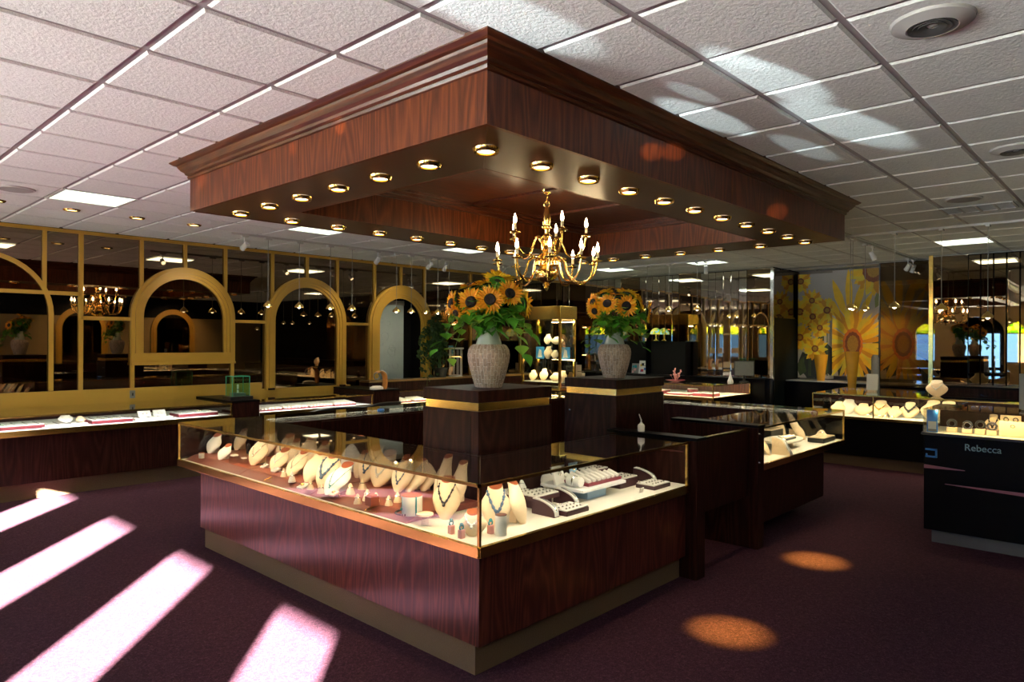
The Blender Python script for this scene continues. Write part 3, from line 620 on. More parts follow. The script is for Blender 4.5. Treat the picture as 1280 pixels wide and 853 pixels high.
# ================================================================== CASES
def strip_lamp(a, b, inward, z, power, col=(1, .84, .60), parent=None, tilt=.55):
    a, b, inward = Vector((a[0], a[1], z)), Vector((b[0], b[1], z)), Vector((inward[0], inward[1], 0)).normalized()
    mid = (a+b)/2 + inward*.03; ln = (b-a).length
    d = bpy.data.lights.new('case_tube_light', 'AREA'); d.shape = 'RECTANGLE'; d.size = ln*.96; d.size_y = .025; d.energy = power*ln; d.color = col
    o = bpy.data.objects.new('case_tube_light', d); COL.objects.link(o)
    zx = -(inward*tilt + Vector((0, 0, -1))).normalized(); xx = (b-a).normalized(); yy = zx.cross(xx)
    o.matrix_world = Matrix(((xx.x, yy.x, zx.x, mid.x), (xx.y, yy.y, zx.y, mid.y), (xx.z, yy.z, zx.z, mid.z), (0, 0, 0, 1)))
    return o
def case(name, label, glassP, baseP, toeP, fronts, backs, zt, zr0, zr1, ztop, posts=(), deck=DECK, woodm=CASEWOOD, toem=TOE, rail=BRASSB, lamp=0, lampcol=(1, .84, .60), group=None, backm=DARKWOOD, topedge=True, cat='display case', postr=.010, toplip=()):
    o = Vector((glassP[0][0], glassP[0][1], 0))
    t = thing(name, label, cat, o, group=group)
    MB().prism(toeP, 0, zt).build('toe_kick', toem, t, True)
    MB().prism(baseP, zt, zr0).build('cabinet', woodm, t, True, bevel=.003)
    MB().prism(glassP, zr0+.004, zr1-.003).build('deck', deck, t, True)
    m = MB()
    for a, b, n in fronts:
        x0, x1, y0, y1 = min(a[0], b[0]), max(a[0], b[0]), min(a[1], b[1]), max(a[1], b[1])
        e = .012
        m.box(x0-(e if n[0] < 0 else .0), x1+(e if n[0] > 0 else .0), y0-(e if n[1] < 0 else .0), y1+(e if n[1] > 0 else .0), zr0, zr1) if False else None
        if n[0]: xx = a[0]+n[0]*.004; m.box(xx-.010, xx+.010, y0-.004, y1+.004, zr0, zr1)
        else: yy = a[1]+n[1]*.004; m.box(x0-.004, x1+.004, yy-.010, yy+.010, zr0, zr1)
    m.build('brass_rail', rail, t, True, bevel=.002)
    for a, b, n in fronts:
        x0, x1, y0, y1 = min(a[0], b[0]), max(a[0], b[0]), min(a[1], b[1]), max(a[1], b[1])
        if n[0]: MB().box(a[0]-.003, a[0]+.003, y0+.004, y1-.004, zr1, ztop-.01).build('glass_pane', GLASS, t, True)
        else: MB().box(x0+.004, x1-.004, a[1]-.003, a[1]+.003, zr1, ztop-.01).build('glass_pane', GLASS, t, True)
    MB().prism(glassP, ztop-.008, ztop).build('glass_top', GLASSTOP, t, True)
    if topedge:
        m = MB(); tw = .015
        for a, b, n in fronts: m.bar((a[0], a[1], ztop-.012), (b[0], b[1], ztop-.012), tw)
        m.build('brass_edge', rail, t, True)
    if posts:
        for x, y in posts: MB().bar((x, y, zr1), (x, y, ztop-.012), postr*1.5).build('brass_post', rail, t, True)
    m = MB()
    for a, b in backs:
        x0, x1, y0, y1 = min(a[0], b[0]), max(a[0], b[0]), min(a[1], b[1]), max(a[1], b[1])
        if x1-x0 < .001: m.box(x0-.008, x0+.008, y0, y1, zr0, ztop-.009)
        else: m.box(x0, x1, y0-.008, y0+.008, zr0, ztop-.009)
    if backs: m.build('back_panel', backm, t, True)
    if lamp:
        for a, b, n in fronts: strip_lamp(a, b, (-n[0], -n[1]), ztop-.022, lamp, lampcol)
    return t
ZT, ZR0, ZR1, ZTOP = .157, .612, .667, .975
E0, E1, I0, I1 = 2.37, 6.02, 2.97, 3.03
isl = case('corner_display_case', 'L-shaped glass jewellery case with brass frame on reddish wood base, nearest the camera',
     [(E0, 2.42), (4.43, 2.42), (4.43, I1), (I0, I1), (I0, E1), (E0, E1)],
     [(2.398, 2.448), (4.43, 2.448), (4.43, I1), (I0, I1), (I0, 5.66), (2.398, 5.66)],
     [(2.42, 2.495), (4.43, 2.495), (4.43, I1-.02), (I0-.02, I1-.02), (I0-.02, 5.62), (2.42, 5.62)],
     [((E0, 2.42), (E0, E1), (-1, 0)), ((E0, 2.42), (4.43, 2.42), (0, -1)), ((E0, E1), (I0-.01, E1), (0, 1))],
     [((I0, I1), (I0, E1)), ((I0, I1), (4.42, I1))], ZT, ZR0, ZR1, ZTOP, posts=[(E0, 2.42), (E0, E1)], deck=DECK, lamp=0)
MB().bar((4.405, 2.425, ZR1), (4.405, 2.425, ZTOP-.012), .016).build('brass_post', BRASS, isl, True)
m = MB().box(4.38, 4.425, 2.44, I1-.02, ZTOP-.03, ZTOP-.010).build('brass_edge', BRASS, isl, True)
MB().tube([(I0, I1, ZTOP), (I0, I1, ZR1)], .004, 6).build('corner_seam', CHROME, isl, True)
strip_lamp((E0, 2.47), (E0, 5.95), (1, 0), ZTOP-.022, 2.7, (1, .72, .43)); strip_lamp((2.42, 2.42), (4.38, 2.42), (0, 1), ZTOP-.022, 2.2, (1, .84, .64))
# C-shaped remainder of the island: far wing, side wing and second right hand wing
X9 = 7.62
cs = case('island_display_case', 'glass topped case forming the far and right side of the centre island',
     [(I0+.012, 5.43), (7.02, 5.43), (7.02, I1), (5.57, I1), (5.57, 2.40), (X9, 2.40), (X9, E1), (I0+.012, E1)],
     [(I0+.03, 5.43), (7.02, 5.43), (7.02, I1), (5.57, I1), (5.57, 2.43), (7.13, 2.43), (7.13, 5.66), (I0+.03, 5.66)],
     [(I0+.05, 5.45), (7.04, 5.45), (7.04, I1-.02), (5.57, I1-.02), (5.57, 2.69), (7.0, 2.69), (7.0, 5.62), (I0+.05, 5.62)],
     [((5.575, 2.40), (X9, 2.40), (0, -1)), ((X9, 2.40), (X9, E1), (1, 0)), ((I0+.02, E1), (X9, E1), (0, 1))],
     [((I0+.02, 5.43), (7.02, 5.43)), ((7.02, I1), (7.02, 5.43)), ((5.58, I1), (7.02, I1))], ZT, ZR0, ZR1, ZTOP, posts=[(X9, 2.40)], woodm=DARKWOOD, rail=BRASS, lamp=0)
strip_lamp((5.62, 2.40), (X9-.05, 2.40), (0, 1), ZTOP-.022, 3.2, (1, .80, .5)); strip_lamp((X9, 2.6), (X9, 5.9), (-1, 0), ZTOP-.022, 2.5); strip_lamp((3.05, E1), (7.4, E1), (0, -1), ZTOP-.022, 2.0)
# inner cabinet doors with knobs seen across the ring
for k in range(6):
    x = 3.35+k*.6
    MB().box(x, x+.57, 5.412, 5.43, .12, .95).build('cupboard_door', DARKWOOD, cs, True, bevel=.004)
    MB().ball((x+.52, 5.40, .62), .012, 8, 5).build('door_knob', BRASS, cs, True)
# end pillars and the swing gate
def pillar(label, x0, x1, y0, y1, z1):
    t = thing('end_pillar', label, 'pillar', ((x0+x1)/2, (y0+y1)/2, 0), group=None)
    MB().box(x0, x1, y0, y1, .0, z1-.022).build('panel', DARKWOOD, t, True, bevel=.003); MB().box(x0-.006, x1+.006, y0-.006, y1+.006, z1-.022, z1).build('cap_board', BLACKWOOD, t, True, bevel=.003)
    return t
pillar('dark wood end pillar closing the right end of the near corner case', 4.438, 4.56, 2.365, 3.12, .995)
pp = pillar('dark wood end pillar right of the swing gate', 5.445, 5.564, 2.365, 3.15, 1.0)
for z in (.93, .70): MB().lathe([(.010, -.004), (.008, .004), (0, .006)], 10, M=Matrix.Translation((5.46, 2.359, z)) @ Matrix.Rotation(PI/2, 4, 'X')).build('hinge_screw', CHROME, pp, True)
t = thing('swing_gate', 'dark half-height swing gate between the two end pillars', 'gate', (5.0, 2.46, .40))
MB().box(4.572, 5.435, 2.447, 2.477, .42, .955).build('gate_board', DARKWOOD, t, True, bevel=.003); MB().box(4.572, 5.435, 2.444, 2.480, .955, .968).build('brass_top_strip', BRASSB, t, True)
# small white bottle on the first pillar
p = Vector((4.5, 2.86, .995)); t = thing('white_bottle', 'small white spray bottle standing on the near end pillar', 'bottle', p)
MB().lathe([(.0, 0), (.026, 0), (.027, .04), (.022, .052), (.012, .058), (.010, .066)], 14).build('bottle_body', WHITE, t); MB().tube([(0, 0, .066), (0, 0, .085), (-.02, .006, .13)], [.006, .005, .004], 7).build('nozzle', WHITE, t)

# ---- pedestals with sunflower vases
def pedestal(label, x0, x1, y0, y1, knob=False):
    t = thing('flower_pedestal', label, 'pedestal', ((x0+x1)/2, (y0+y1)/2, 0), group='dark wood pedestals inside the island')
    e = .014
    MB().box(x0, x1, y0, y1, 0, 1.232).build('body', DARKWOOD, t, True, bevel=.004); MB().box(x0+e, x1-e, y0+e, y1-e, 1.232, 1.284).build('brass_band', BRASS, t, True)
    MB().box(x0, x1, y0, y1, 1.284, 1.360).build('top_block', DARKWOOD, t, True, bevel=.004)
    MB().box(x0-.002, x0, y0+.07, y0+.074, .1, 1.2).build('door_gap', BLACKTRIM, t, True)
    if knob: MB().ball((x0-.012, y1-.07, 1.09), .012, 9, 6).build('door_knob', CHROME, t, True)
    return t
P1, P2 = (2.995, 3.70, 3.07, 3.60), (4.67, 5.40, 3.20, 3.735)
pedestal('dark wood pedestal under the left vase, behind the near case corner', *P1)
pedestal('dark wood pedestal under the right vase', *P2, knob=True)
def vase(label, px, depth_pt, s=1):
    t = thing('vase', label, 'vase', depth_pt, group='whitewashed vases on the pedestals')
    MB().lathe([(0, 0), (.088, 0), (.094, .01), (.118, .09), (.138, .17), (.143, .215), (.138, .25), (.122, .277), (.105, .287)], 36).build('body', BARK, t)
    MB().lathe([(.088, .284), (.086, .295), (.078, .32), (.064, .36), (.056, .40), (.058, .43), (.066, .445), (.060, .446), (.05, .42), (.05, .3)], 30, caps=False).build('neck', CERAM, t)
    t.scale = (s, s, s); return t
V1 = at_z(611, 481, 1.36); V1.z = 1.36
V2 = at_z(768, 470.5, 1.36); V2.z = 1.36
V1 = Vector((3.31, 3.34, 1.36)); 
d = (_F*FPX + _R*(611-640)); V1 = Vector((d.x, d.y, 0))*(3.32/d.x); V1.z = 1.36
d = (_F*FPX + _R*(768-640)); V2 = Vector((d.x, d.y, 0))*(4.98/d.x); V2.z = 1.36
vase('tall whitewashed mosaic vase with celadon neck on the left pedestal', 0, V1)
vase('whitewashed mosaic vase with celadon neck on the right pedestal', 0, V2)

# ---- sunflowers
def petal_ring(mb, n, r0, r1, w, lift, mi, tw=0):
    for k in range(n):
        a = 2*PI*(k+tw)/n + R_.uniform(-.08, .08); L1 = r1*R_.uniform(.85, 1.08); ww = w*R_.uniform(.8, 1.15); lf = lift+R_.uniform(-.25, .25)
        ca, sa = math.cos(a), math.sin(a); pts = []
        for q, (f, wf) in enumerate(((0, .45), (.35, 1.0), (.68, .72), (1, .03))):
            r = r0+(L1-r0)*f; z = lf*(r-r0)*(1-.35*f)
            for s_ in (-1, 0, 1):
                y = s_*ww*wf*.5; zz = z - (.004 if s_ == 0 else 0)
                pts.append((r*ca-y*sa, r*sa+y*ca, zz))
        fs = [(q*3+i, q*3+i+1, q*3+i+4, q*3+i+3) for q in range(3) for i in range(2)]
        mb.add(pts, fs, mi, True)
def leaf(mb, base, d, size, up=Vector((0, 0, 1)), droop=.3, mi=0):
    d = Vector(d).normalized(); s_ = d.cross(up)
    if s_.length < .01: s_ = Vector((1, 0, 0))
    s_.normalize(); n = s_.cross(d).normalized(); base = Vector(base); vs = []
    prof = [(0, .04), (.15, .42), (.38, .55), (.65, .40), (.88, .16), (1, .01)]
    for f, w in prof:
        c = base + d*size*f - Vector((0, 0, 1))*droop*size*f*f
        for k in (-1, -.5, 0, .5, 1): vs.append(c + s_*w*size*k + n*size*(.10*abs(k)+.02*math.sin(7*f+3*k)))
    fs = [(q*5+i, q*5+i+1, q*5+i+6, q*5+i+5) for q in range(len(prof)-1) for i in range(4)]
    mb.add(vs, fs, mi, True)
def sunflower(label, vase_pt, dx, dz, dd, face, r, grp, nleaf=9):
    """dx right, dz above the vase foot, dd towards the viewer; face=(right, up, towards)"""
    back = -_F
    head = vase_pt + _R0*dx + back*dd + Vector((0, 0, dz)); fv = (_R0*face[0] + Vector((0, 0, 1))*face[1] + back*face[2]).normalized()
    t = thing('sunflower', label, 'sunflower', vase_pt, group=grp)
    rot = fv.to_track_quat('Z', 'Y').to_matrix().to_4x4(); M = Matrix.Translation(head-vase_pt) @ rot
    m = MB(); petal_ring(m, 24, r*.34, r*1.06, r*.24, .05, 0); petal_ring(m, 22, r*.33, r*.94, r*.22, .38, 1, .5)
    for i, v in enumerate(m.v): m.v[i] = tuple(M @ Vector(v))
    m.build('petals', [PETAL, PETALO], t, recalc=False)
    MB().lathe([(0, -.02), (r*.36, -.012), (r*.40, .004), (r*.30, .016), (r*.12, .012), (0, .008)], 18, M=M, caps=False).build('seed_disc', DISC, t)
    m = MB(); 
    for k in range(10):
        a = 2*PI*k/10; leaf(m, (r*.2*math.cos(a), r*.2*math.sin(a), -.018), (math.cos(a), math.sin(a), -.15), r*.42, up=Vector((0, 0, 1)), droop=0)
    for i, v in enumerate(m.v): m.v[i] = tuple(M @ Vector(v))
    m.build('sepals', LEAF, t, recalc=False)
    hl = head-vase_pt; neck = Vector((hl.x*.12, hl.y*.12, .44)); foot = Vector((hl.x*-.1, hl.y*-.1, .12))
    sp_ = spline([foot, neck, neck*.35+hl*.65+Vector((0, 0, .02)), hl-fv*.03], 5)
    MB().tube(sp_, .0055, 6).build('stem', STEM, t)
    m = MB()
    for k in range(nleaf):
        f = R_.uniform(.30, .85); p = sp_[int(f*(len(sp_)-1))]; az = math.atan2(hl.y, hl.x)+R_.uniform(-1.3, 1.3)
        if hl.xy.length < .06: az = R_.uniform(0, 6.28)
        q = Vector((p.x, p.y, max(p.z, .44)))
        leaf(m, q, (math.cos(az), math.sin(az), R_.uniform(-.5, .45)), R_.uniform(.05, .09), droop=R_.uniform(.1, .6), mi=0 if R_.random() < .8 else 1)
    m.build('leaves', [LEAF, LEAFL], t, recalc=False)
def leafy(label, vase_pt, tip, n, grp, size=(.06, .11), dark=.75):
    """a leafy side branch from the vase mouth to TIP=(right, up, towards)"""
    back = -_F; tp = _R0*tip[0]+back*tip[2]+Vector((0, 0, tip[1])); t = thing('leafy_branch', label, 'leaves', vase_pt, group=grp)
    a = Vector((tp.x*.1, tp.y*.1, .42)); mid = Vector((tp.x*.5, tp.y*.5, max(.52, tp.z*.6+.24))); sp_ = spline([a*.8, a, mid, tp], 6)
    MB().tube(sp_, [.004]*(len(sp_)-3)+[.003, .002, .0015], 5).build('stem', STEM, t); m = MB()
    for k in range(n):
        f = .25+.75*k/(n-1); p = sp_[min(len(sp_)-1, int(f*(len(sp_)-1)))]; az = math.atan2(tp.y, tp.x)+(1 if k % 2 else -1)*R_.uniform(.3, 1.5)
        leaf(m, p, (math.cos(az), math.sin(az), R_.uniform(-.6, .3)), R_.uniform(*size), droop=R_.uniform(.1, .7), mi=0 if R_.random() < dark else 1)
    m.build('leaves', [LEAF, LEAFL], t, recalc=False)
g1, g2 = 'sunflowers in the left vase', 'sunflowers in the right vase'
k1 = 4.72/870
def pxo(px, py, cx, base, k): return (px-cx)*k, (base-py)*k
def sf1(px, py, dd, face, r, l, n=9): x, z = pxo(px, py, 611, 482, k1); sunflower(l, V1, x, z, dd, face, r, g1, n)
sf1(590, 378, .13, (-.25, .12, 1), .098, 'left vase: sunflower facing the viewer just left of centre')
sf1(613, 375, .15, (.08, .10, 1), .098, 'left vase: large sunflower facing the viewer at the centre')
sf1(637, 367, .10, (.35, .30, .85), .092, 'left vase: sunflower right of centre, turned up and to the right')
sf1(565, 379, .04, (-.85, .1, .35), .092, 'left vase: sunflower at the far left turned sideways')
sf1(572, 391, .10, (-.6, -.35, .5), .06, 'left vase: small drooping sunflower under the far left bloom')
sf1(589, 355, -.05, (-.2, .9, .15), .088, 'left vase: sunflower at upper left seen edge-on from below')
sf1(622, 347, -.02, (.1, .8, -.35), .105, 'left vase: topmost sunflower seen from behind')
sf1(608, 352, -.10, (0, .9, -.1), .085, 'left vase: sunflower tucked behind the topmost bloom')
sf1(656, 378, .02, (.8, .1, -.25), .098, 'left vase: sunflower at the far right seen from its back')
sf1(640, 356, -.1, (.5, .7, -.2), .075, 'left vase: sunflower at upper right behind the turned bloom')
k2 = 6.05/870
def sf2(px, py, dd, face, r, l, n=9): x, z = pxo(px, py, 768, 470.5, k2); sunflower(l, V2, x, z, dd, face, r, g2, n)
sf2(756, 380, .14, (-.3, .3, .85), .092, 'right vase: sunflower left of centre tilted upwards')
sf2(779, 383, .15, (0, .05, 1), .098, 'right vase: large sunflower facing the viewer at the centre')
sf2(741, 378, .02, (-.8, .2, .4), .09, 'right vase: sunflower at the far left turned sideways')
sf2(742, 389, .08, (-.5, -.2, .6), .075, 'right vase: low sunflower at left with a dark centre')
sf2(755, 366, -.03, (-.2, .8, -.2), .085, 'right vase: sunflower at upper left seen from behind')
sf2(771, 367, -.05, (0, .85, .1), .085, 'right vase: sunflower at top centre seen edge-on')
sf2(784, 365, -.03, (.2, .8, -.1), .10, 'right vase: tallest sunflower at upper right')
sf2(797, 378, .02, (.7, .3, -.1), .095, 'right vase: sunflower on the right turned away')
sf2(808, 390, .06, (.95, -.1, .1), .095, 'right vase: lowest sunflower at far right seen edge-on')
for tip, l in (((-.34, .25, .1), 'left vase: longest leafy branch reaching left beyond the blooms'), ((-.24, .19, .16), 'left vase: leafy branch hanging over the left shoulder of the vase'), ((-.18, .40, .18), 'left vase: leafy branch under the left facing bloom'), ((.24, .22, .14), 'left vase: leafy branch hanging on the right side'), ((.20, .36, .18), 'left vase: leafy branch under the right hand blooms'), ((.05, .38, .20), 'left vase: leafy sprig in front of the vase neck'), ((.27, .36, .02), 'left vase: leafy branch spreading behind at right'), ((-.08, .40, .22), 'left vase: leafy sprig just left of the neck')):
    leafy(l, V1, tip, 20, 'leafy branches in the left vase', (.055, .09), .7)
for tip, l in (((-.24, .28, .12), 'right vase: leafy branch over the left shoulder'), ((-.16, .40, .18), 'right vase: leafy branch under the left blooms'), ((.22, .26, .14), 'right vase: leafy branch over the right shoulder'), ((.26, .38, .05), 'right vase: leafy branch at far right'), ((.10, .32, .2), 'right vase: leafy sprig just right of the neck'), ((-.06, .34, .2), 'right vase: leafy sprig just left of the neck'), ((.02, .45, .2), 'right vase: leafy sprig under the centre bloom'), ((-.2, .20, .14), 'right vase: drooping leaf sprig at lower left')):
    leafy(l, V2, tip, 20, 'leafy branches in the right vase', (.05, .085), .5)
# ================================================================== JEWELLERY DISPLAYS
BT = [(0, .26), (.06, .42), (.18, .68), (.34, .90), (.48, 1.0), (.60, .97), (.70, .80), (.80, .60), (.90, .50), (1.0, .48)]
DT = [(0, .20), (.06, .26), (.18, .34), (.34, .40), (.48, .42), (.60, .42), (.70, .42), (.80, .42), (.90, .42), (1.0, .44)]
def lerp(T_, f):
    for (a, va), (b, vb) in zip(T_, T_[1:]):
        if f <= b: return va+(vb-va)*(f-a)/(b-a)
    return T_[-1][1]
def bust(label, px, py, z, H, W_, yaw, mat_=CREAM, cap=True, chain=None, lean=.35, pos=None, group=None, capmat=CAP):
    """necklace bust facing local +x, leaning back"""
    q = Vector(pos) if pos else at_z(px, py, z); t = thing('necklace_bust', label, 'necklace bust', (q.x, q.y, z), yaw, group)
    def P(f, a):
        w, d = W_*lerp(BT, f), W_*lerp(DT, f); ca, sa = math.cos(a), math.sin(a)
        x = d*ca if ca > 0 else d*.45*ca
        sl = max(0, (f-.8)/.2)*.55
        return (x-lean*H*f+lean*H*.5, w*sa, H*f*(1-.06*lean)-sl*x)
    fs = [0, .03, .08, .16, .26, .36, .46, .55, .63, .70, .77, .84, .92, 1.0]
    MB().loft([[P(f, 2*PI*k/18) for k in range(18)] for f in fs]).build('form', mat_, t)
    if cap:
        c = P(1.0, 0); MB().loft([[(lambda p: (p[0], p[1]*s_, p[2]+.001+dz))(P(1.0, 2*PI*k/18)) for k in range(18)] for s_, dz in ((1.0, -.001), (.98, .0015))]).build('neck_cap', capmat, t)
    MB().box(-W_*.20-lean*H*.32, -W_*.06+lean*H*.1, -W_*.13, W_*.13, 0, H*.30).build('easel_foot', mat_, t)
    if chain is not None:
        cm, rr, low_, lb = chain; rr *= 1.4
        pts = []
        for k in range(25):
            u = -1+2*k/24; f = low_+(.86-low_)*abs(u)**1.7; wv = lerp(BT, f); a = math.asin(max(-.97, min(.97, u*.92*.62/max(wv, .3)))) if abs(u) < .98 else (PI/2.2)*(1 if u > 0 else -1)
            p = Vector(P(f, a)); pts.append(p+Vector((rr*.8, 0, 0)))
        n = thing('necklace', lb, 'necklace', t.location, yaw); m = MB()
        if rr > .0028:
            for k, p in enumerate(pts): m.ball(p, rr*(1+.35*math.sin(k*2.1)), 7, 5)
        m.tube(pts, rr*.45, 5); m.ball(Vector(P(low_-.03, 0))+Vector((rr, 0, -.004)), rr*1.7, 8, 6); m.build('bead_string', cm, n)
    return t
def tray(label, px, py, z, sx, sy, h, yaw=0, side=DKTRAY, pad=WHITE, rows=3, pos=None, tilt=0, group=None, bits=True, name='jewellery_tray'):
    q = Vector(pos) if pos else at_z(px, py, z); t = thing(name, label, 'jewellery tray', (q.x, q.y, z), yaw, group); M = Matrix.Rotation(tilt, 4, 'Y')
    z0 = abs(math.sin(tilt))*sx/2
    M = Matrix.Translation((0, 0, z0)) @ M
    MB().box(-sx/2, sx/2, -sy/2, sy/2, 0, h, M=M).build('tray_base', side, t, bevel=.003); MB().box(-sx/2+.004, sx/2-.004, -sy/2+.004, sy/2-.004, h, h+.008, M=M).build('pad', pad, t, bevel=.003)
    if bits:
        m = MB()
        for i in range(rows):
            x = -sx/2+sx*(i+.5)/rows
            for k in range(max(2, int(sy/.035))):
                y = -sy/2+.02+k*.035+R_.uniform(-.004, .004)
                if y < sy/2-.01: m.lathe([(.004, 0), (.007, .006), (.003, .011)], 6, (x, y, h+.007), M=M)
        o = m.build('ring_rows', SILVER, t); o['kind'] = 'stuff'
    return t
def ringtray(label, loc, sx, sy, yaw=0, group='red ring trays'):
    """low tray with sloping white ring rolls between red strips"""
    t = thing('ring_tray', label, 'ring tray', loc, yaw, group); MB().box(-sx/2, sx/2, -sy/2, sy/2, 0, .02).build('tray_base', BURG, t, bevel=.003)
    n = max(3, int(sx/.05))
    for k in range(n):
        x = -sx/2+sx*(k+.5)/n; MB().tube([(x, -sy/2+.012, .026), (x, sy/2-.012, .05)], sx/n*.30, 8).build('ring_roll', WHITE, t)
    return t
def ramp_stand(label, px, py, z, yaw, L_=.17, H=.085, w=.045, pos=None, side=DKTRAY, group=None):
    q = Vector(pos) if pos else at_z(px, py, z); t = thing('bracelet_ramp', label, 'bracelet ramp', (q.x, q.y, z), yaw, group)
    cv = [(L_*.5, .004), (L_*.47, .028), (L_*.36, .05), (L_*.12, H*.82), (-L_*.2, H*.97), (-L_*.5, H)]
    pr = [(p.x, p.y) for p in spline([(a, b, 0) for a, b in cv], 5)]
    MB().prism(pr+[(-L_*.5, 0), (L_*.5, 0)], -w/2, w/2, 'y').build('ramp_body', side, t)
    MB().loft([[(x, -w*.36, y), (x+.004, -w*.36, y+.006), (x+.004, w*.36, y+.006), (x, w*.36, y)] for x, y in pr]).build('white_strip', WHITE, t)
    MB().tube([(x+.005, .0, y+.008) for x, y in pr[4:-4]], .004, 6).build('bracelet', SILVER, t)
    return t
def drum(label, px, py, z, r, h, cap=True, mat_=WHITE, pos=None, half=False, group=None, capmat=CAP, name='bracelet_drum'):
    q = Vector(pos) if pos else at_z(px, py, z); t = thing(name, label, 'jewellery stand', (q.x, q.y, z), group=group)
    MB().lathe([(r*.97, 0), (r, .003), (r, h-.003), (r*.97, h)], 22).build('drum_body', mat_, t)
    if cap: MB().lathe([(r*.99, h), (r*.99, h+.003), (0, h+.003)], 22).build('top_cap', capmat, t)
    return t
def pad(label, px, py, z, s, yaw, mat_=WHITE, jew=SILVER, tilt=.35, group=None):
    q = at_z(px, py, z); t = thing('ring_stand', label, 'ring stand', (q.x, q.y, z), yaw, group); M = Matrix.Translation((0, 0, s*.5*math.sin(tilt))) @ Matrix.Rotation(tilt, 4, 'Y')
    MB().box(-s/2, s/2, -s/2, s/2, 0, .012, M=M).box(-s/2, -s*.3, -s/2, s/2, 0, s*.2).build('pad', mat_, t, bevel=.002); MB().tube([(.010*math.cos(a), .010*math.sin(a), .018) for a in [2*PI*k/10 for k in range(10)]], .0035, 5, M=M, closed=True).build('ring', jew, t); return t
def cone(label, px, py, z, h, r, mat_=CREAM, group=None, pos=None):
    q = Vector(pos) if pos else at_z(px, py, z); t = thing('ring_cone', label, 'ring stand', (q.x, q.y, z), group=group)
    MB().lathe([(r, 0), (r, .006), (r*.75, h*.35), (r*.45, h*.75), (r*.25, h*.95), (0, h)], 14).build('form', mat_, t); MB().tube([(r*.58*math.cos(a), r*.58*math.sin(a), h*.62) for a in [2*PI*k/12 for k in range(12)]], .003, 5, closed=True).build('ring', SILVER, t); return t
DK = ZR1-.003
PT = DK+.036
# oxblood platform along the left wing, in three lengths with a sloped front
plats = [(5.0, 5.96), (4.02, 4.995), (3.02, 4.015)]
for k, (y0, y1) in enumerate(plats):
    t = thing('display_platform', ('oxblood leatherette display platform at the far left end of the near case', 'oxblood leatherette display platform in the middle of the left wing with gold script', 'oxblood leatherette display platform nearest the glass corner with gold script')[k], 'display platform', (2.5, y0, DK), group='oxblood platforms in the left wing')
    MB().prism([(2.395, DK+.002), (2.952, DK+.002), (2.952, PT-.002), (2.47, PT-.002)], y0, y1, 'y').build('slab', PLATD, t, True, bevel=.003); MB().box(2.485, 2.950, y0+.006, y1-.006, PT-.002, PT).build('top_pad', PLAT, t, True)
    ym = (4.86, 4.45, 3.34)[k]
    if k: 
        px_, py_ = ((0, 0), (342, 598), (449, 638))[k]; yy = at_z(px_, py_, DK+.016).y
        def S_(u, v): f = v/.03; return (2.395+.075*(.15+.7*f)-.0045, yy-u, DK+.032*(.15+.7*f)+.002)
        m = MB(); m.tube([S_(0, .0), S_(.012, .03)], .0022, 5).tube([S_(.035, .03), S_(.008, .013), S_(.032, -.002)], .002, 5)
        m.tube([S_(.035+.012*i, .006*(1 if i % 2 else -.2)+.003) for i in range(7)], .0016, 5); m.build('gold_script', BRASS, t, True)
LW = PI        # facing the shopper on the left
g = 'cream busts along the left wing'
G2 = 'small jewellery stands on the oxblood platform'
def LB(px, py, H, W_, l, **kw): return bust(l, px, py, PT, H*1.04, W_*1.18, LW+kw.pop('dy', .22), group=g, **kw)
drum('small white drum at the very far left of the near case', 252, 573, PT, .022, .042, group=G2)
LB(268, 566, .15, .072, 'white necklace bust farthest left in the near case', mat_=WHITE, lean=.5)
LB(281, 574, .11, .06, 'smaller white bust just right of the farthest left bust', mat_=WHITE, lean=.7)
LB(301, 562, .17, .062, 'cream square-shouldered bust third from the far left', lean=.5, mat_=CREAM)
t = thing('watch_collar', 'black watch collar standing upright near the far left busts', 'watch stand', tuple(at_z(311, 570, PT)), LW); MB().tube([(.005, .02*math.cos(a), .05+.045*math.sin(a)) for a in [PI*(-.45)+1.9*PI*k/16 for k in range(17)]], .010, 7).build('collar', BLACKM, t); MB().box(-.02, .02, -.015, .015, 0, .02).build('foot', SILVER, t)
for k, (px, py, s_, l) in enumerate(((293, 579, .062, 'larger clear acrylic block in front of the square-shouldered bust'), (305, 580, .045, 'smaller clear acrylic block right of the larger one'), (465, 632, .06, 'oxblood block riser in front of the centre right busts'))):
    q = at_z(px, py, PT); t = thing('block_riser', l, 'riser', tuple(q)); MB().box(-s_/2, s_/2, -s_/2, s_/2, 0, s_*.9).build('block', ACRYL if k < 2 else PLAT, t, bevel=.002); MB().box(-s_*.35, s_*.35, -s_*.35, s_*.35, s_*.9, s_*.9+.01).build('pad', WHITE if k < 2 else CAP, t)
LB(324, 580, .19, .085, 'large cream bust with silver chain left of the crowded row', chain=(SILVER, .0032, .42, 'silver chain on the large bust left of the crowded row'), lean=.55)
LB(337, 570, .2, .075, 'cream bust at the back behind the large bust with silver chain', lean=.4)
LB(350, 586, .14, .075, 'low cream bust with pearl string in the crowded row', chain=(PEARL, .0034, .45, 'pearl string on the low bust of the crowded row'), lean=.8)
LB(357, 576, .2, .08, 'cream bust behind the pearl string bust', lean=.5, chain=(BEADS, .003, .44, 'grey bead string on the bust behind the pearls'))
pad('small white ring pad at front below the large chain bust', 331, 585, PT, .05, LW, group=G2); pad('white cube ring pad below the pearl string bust', 345, 590, PT, .055, LW, jew=PEARL, group=G2)
LB(372, 593, .16, .072, 'cream bust leaning far back, left of the centre pair', lean=.9, chain=(SILVER, .0028, .4, 'fine silver chain on the bust leaning far back'))
LB(385, 581, .21, .078, 'tall cream bust at the back left of centre with red neck cap', lean=.45)
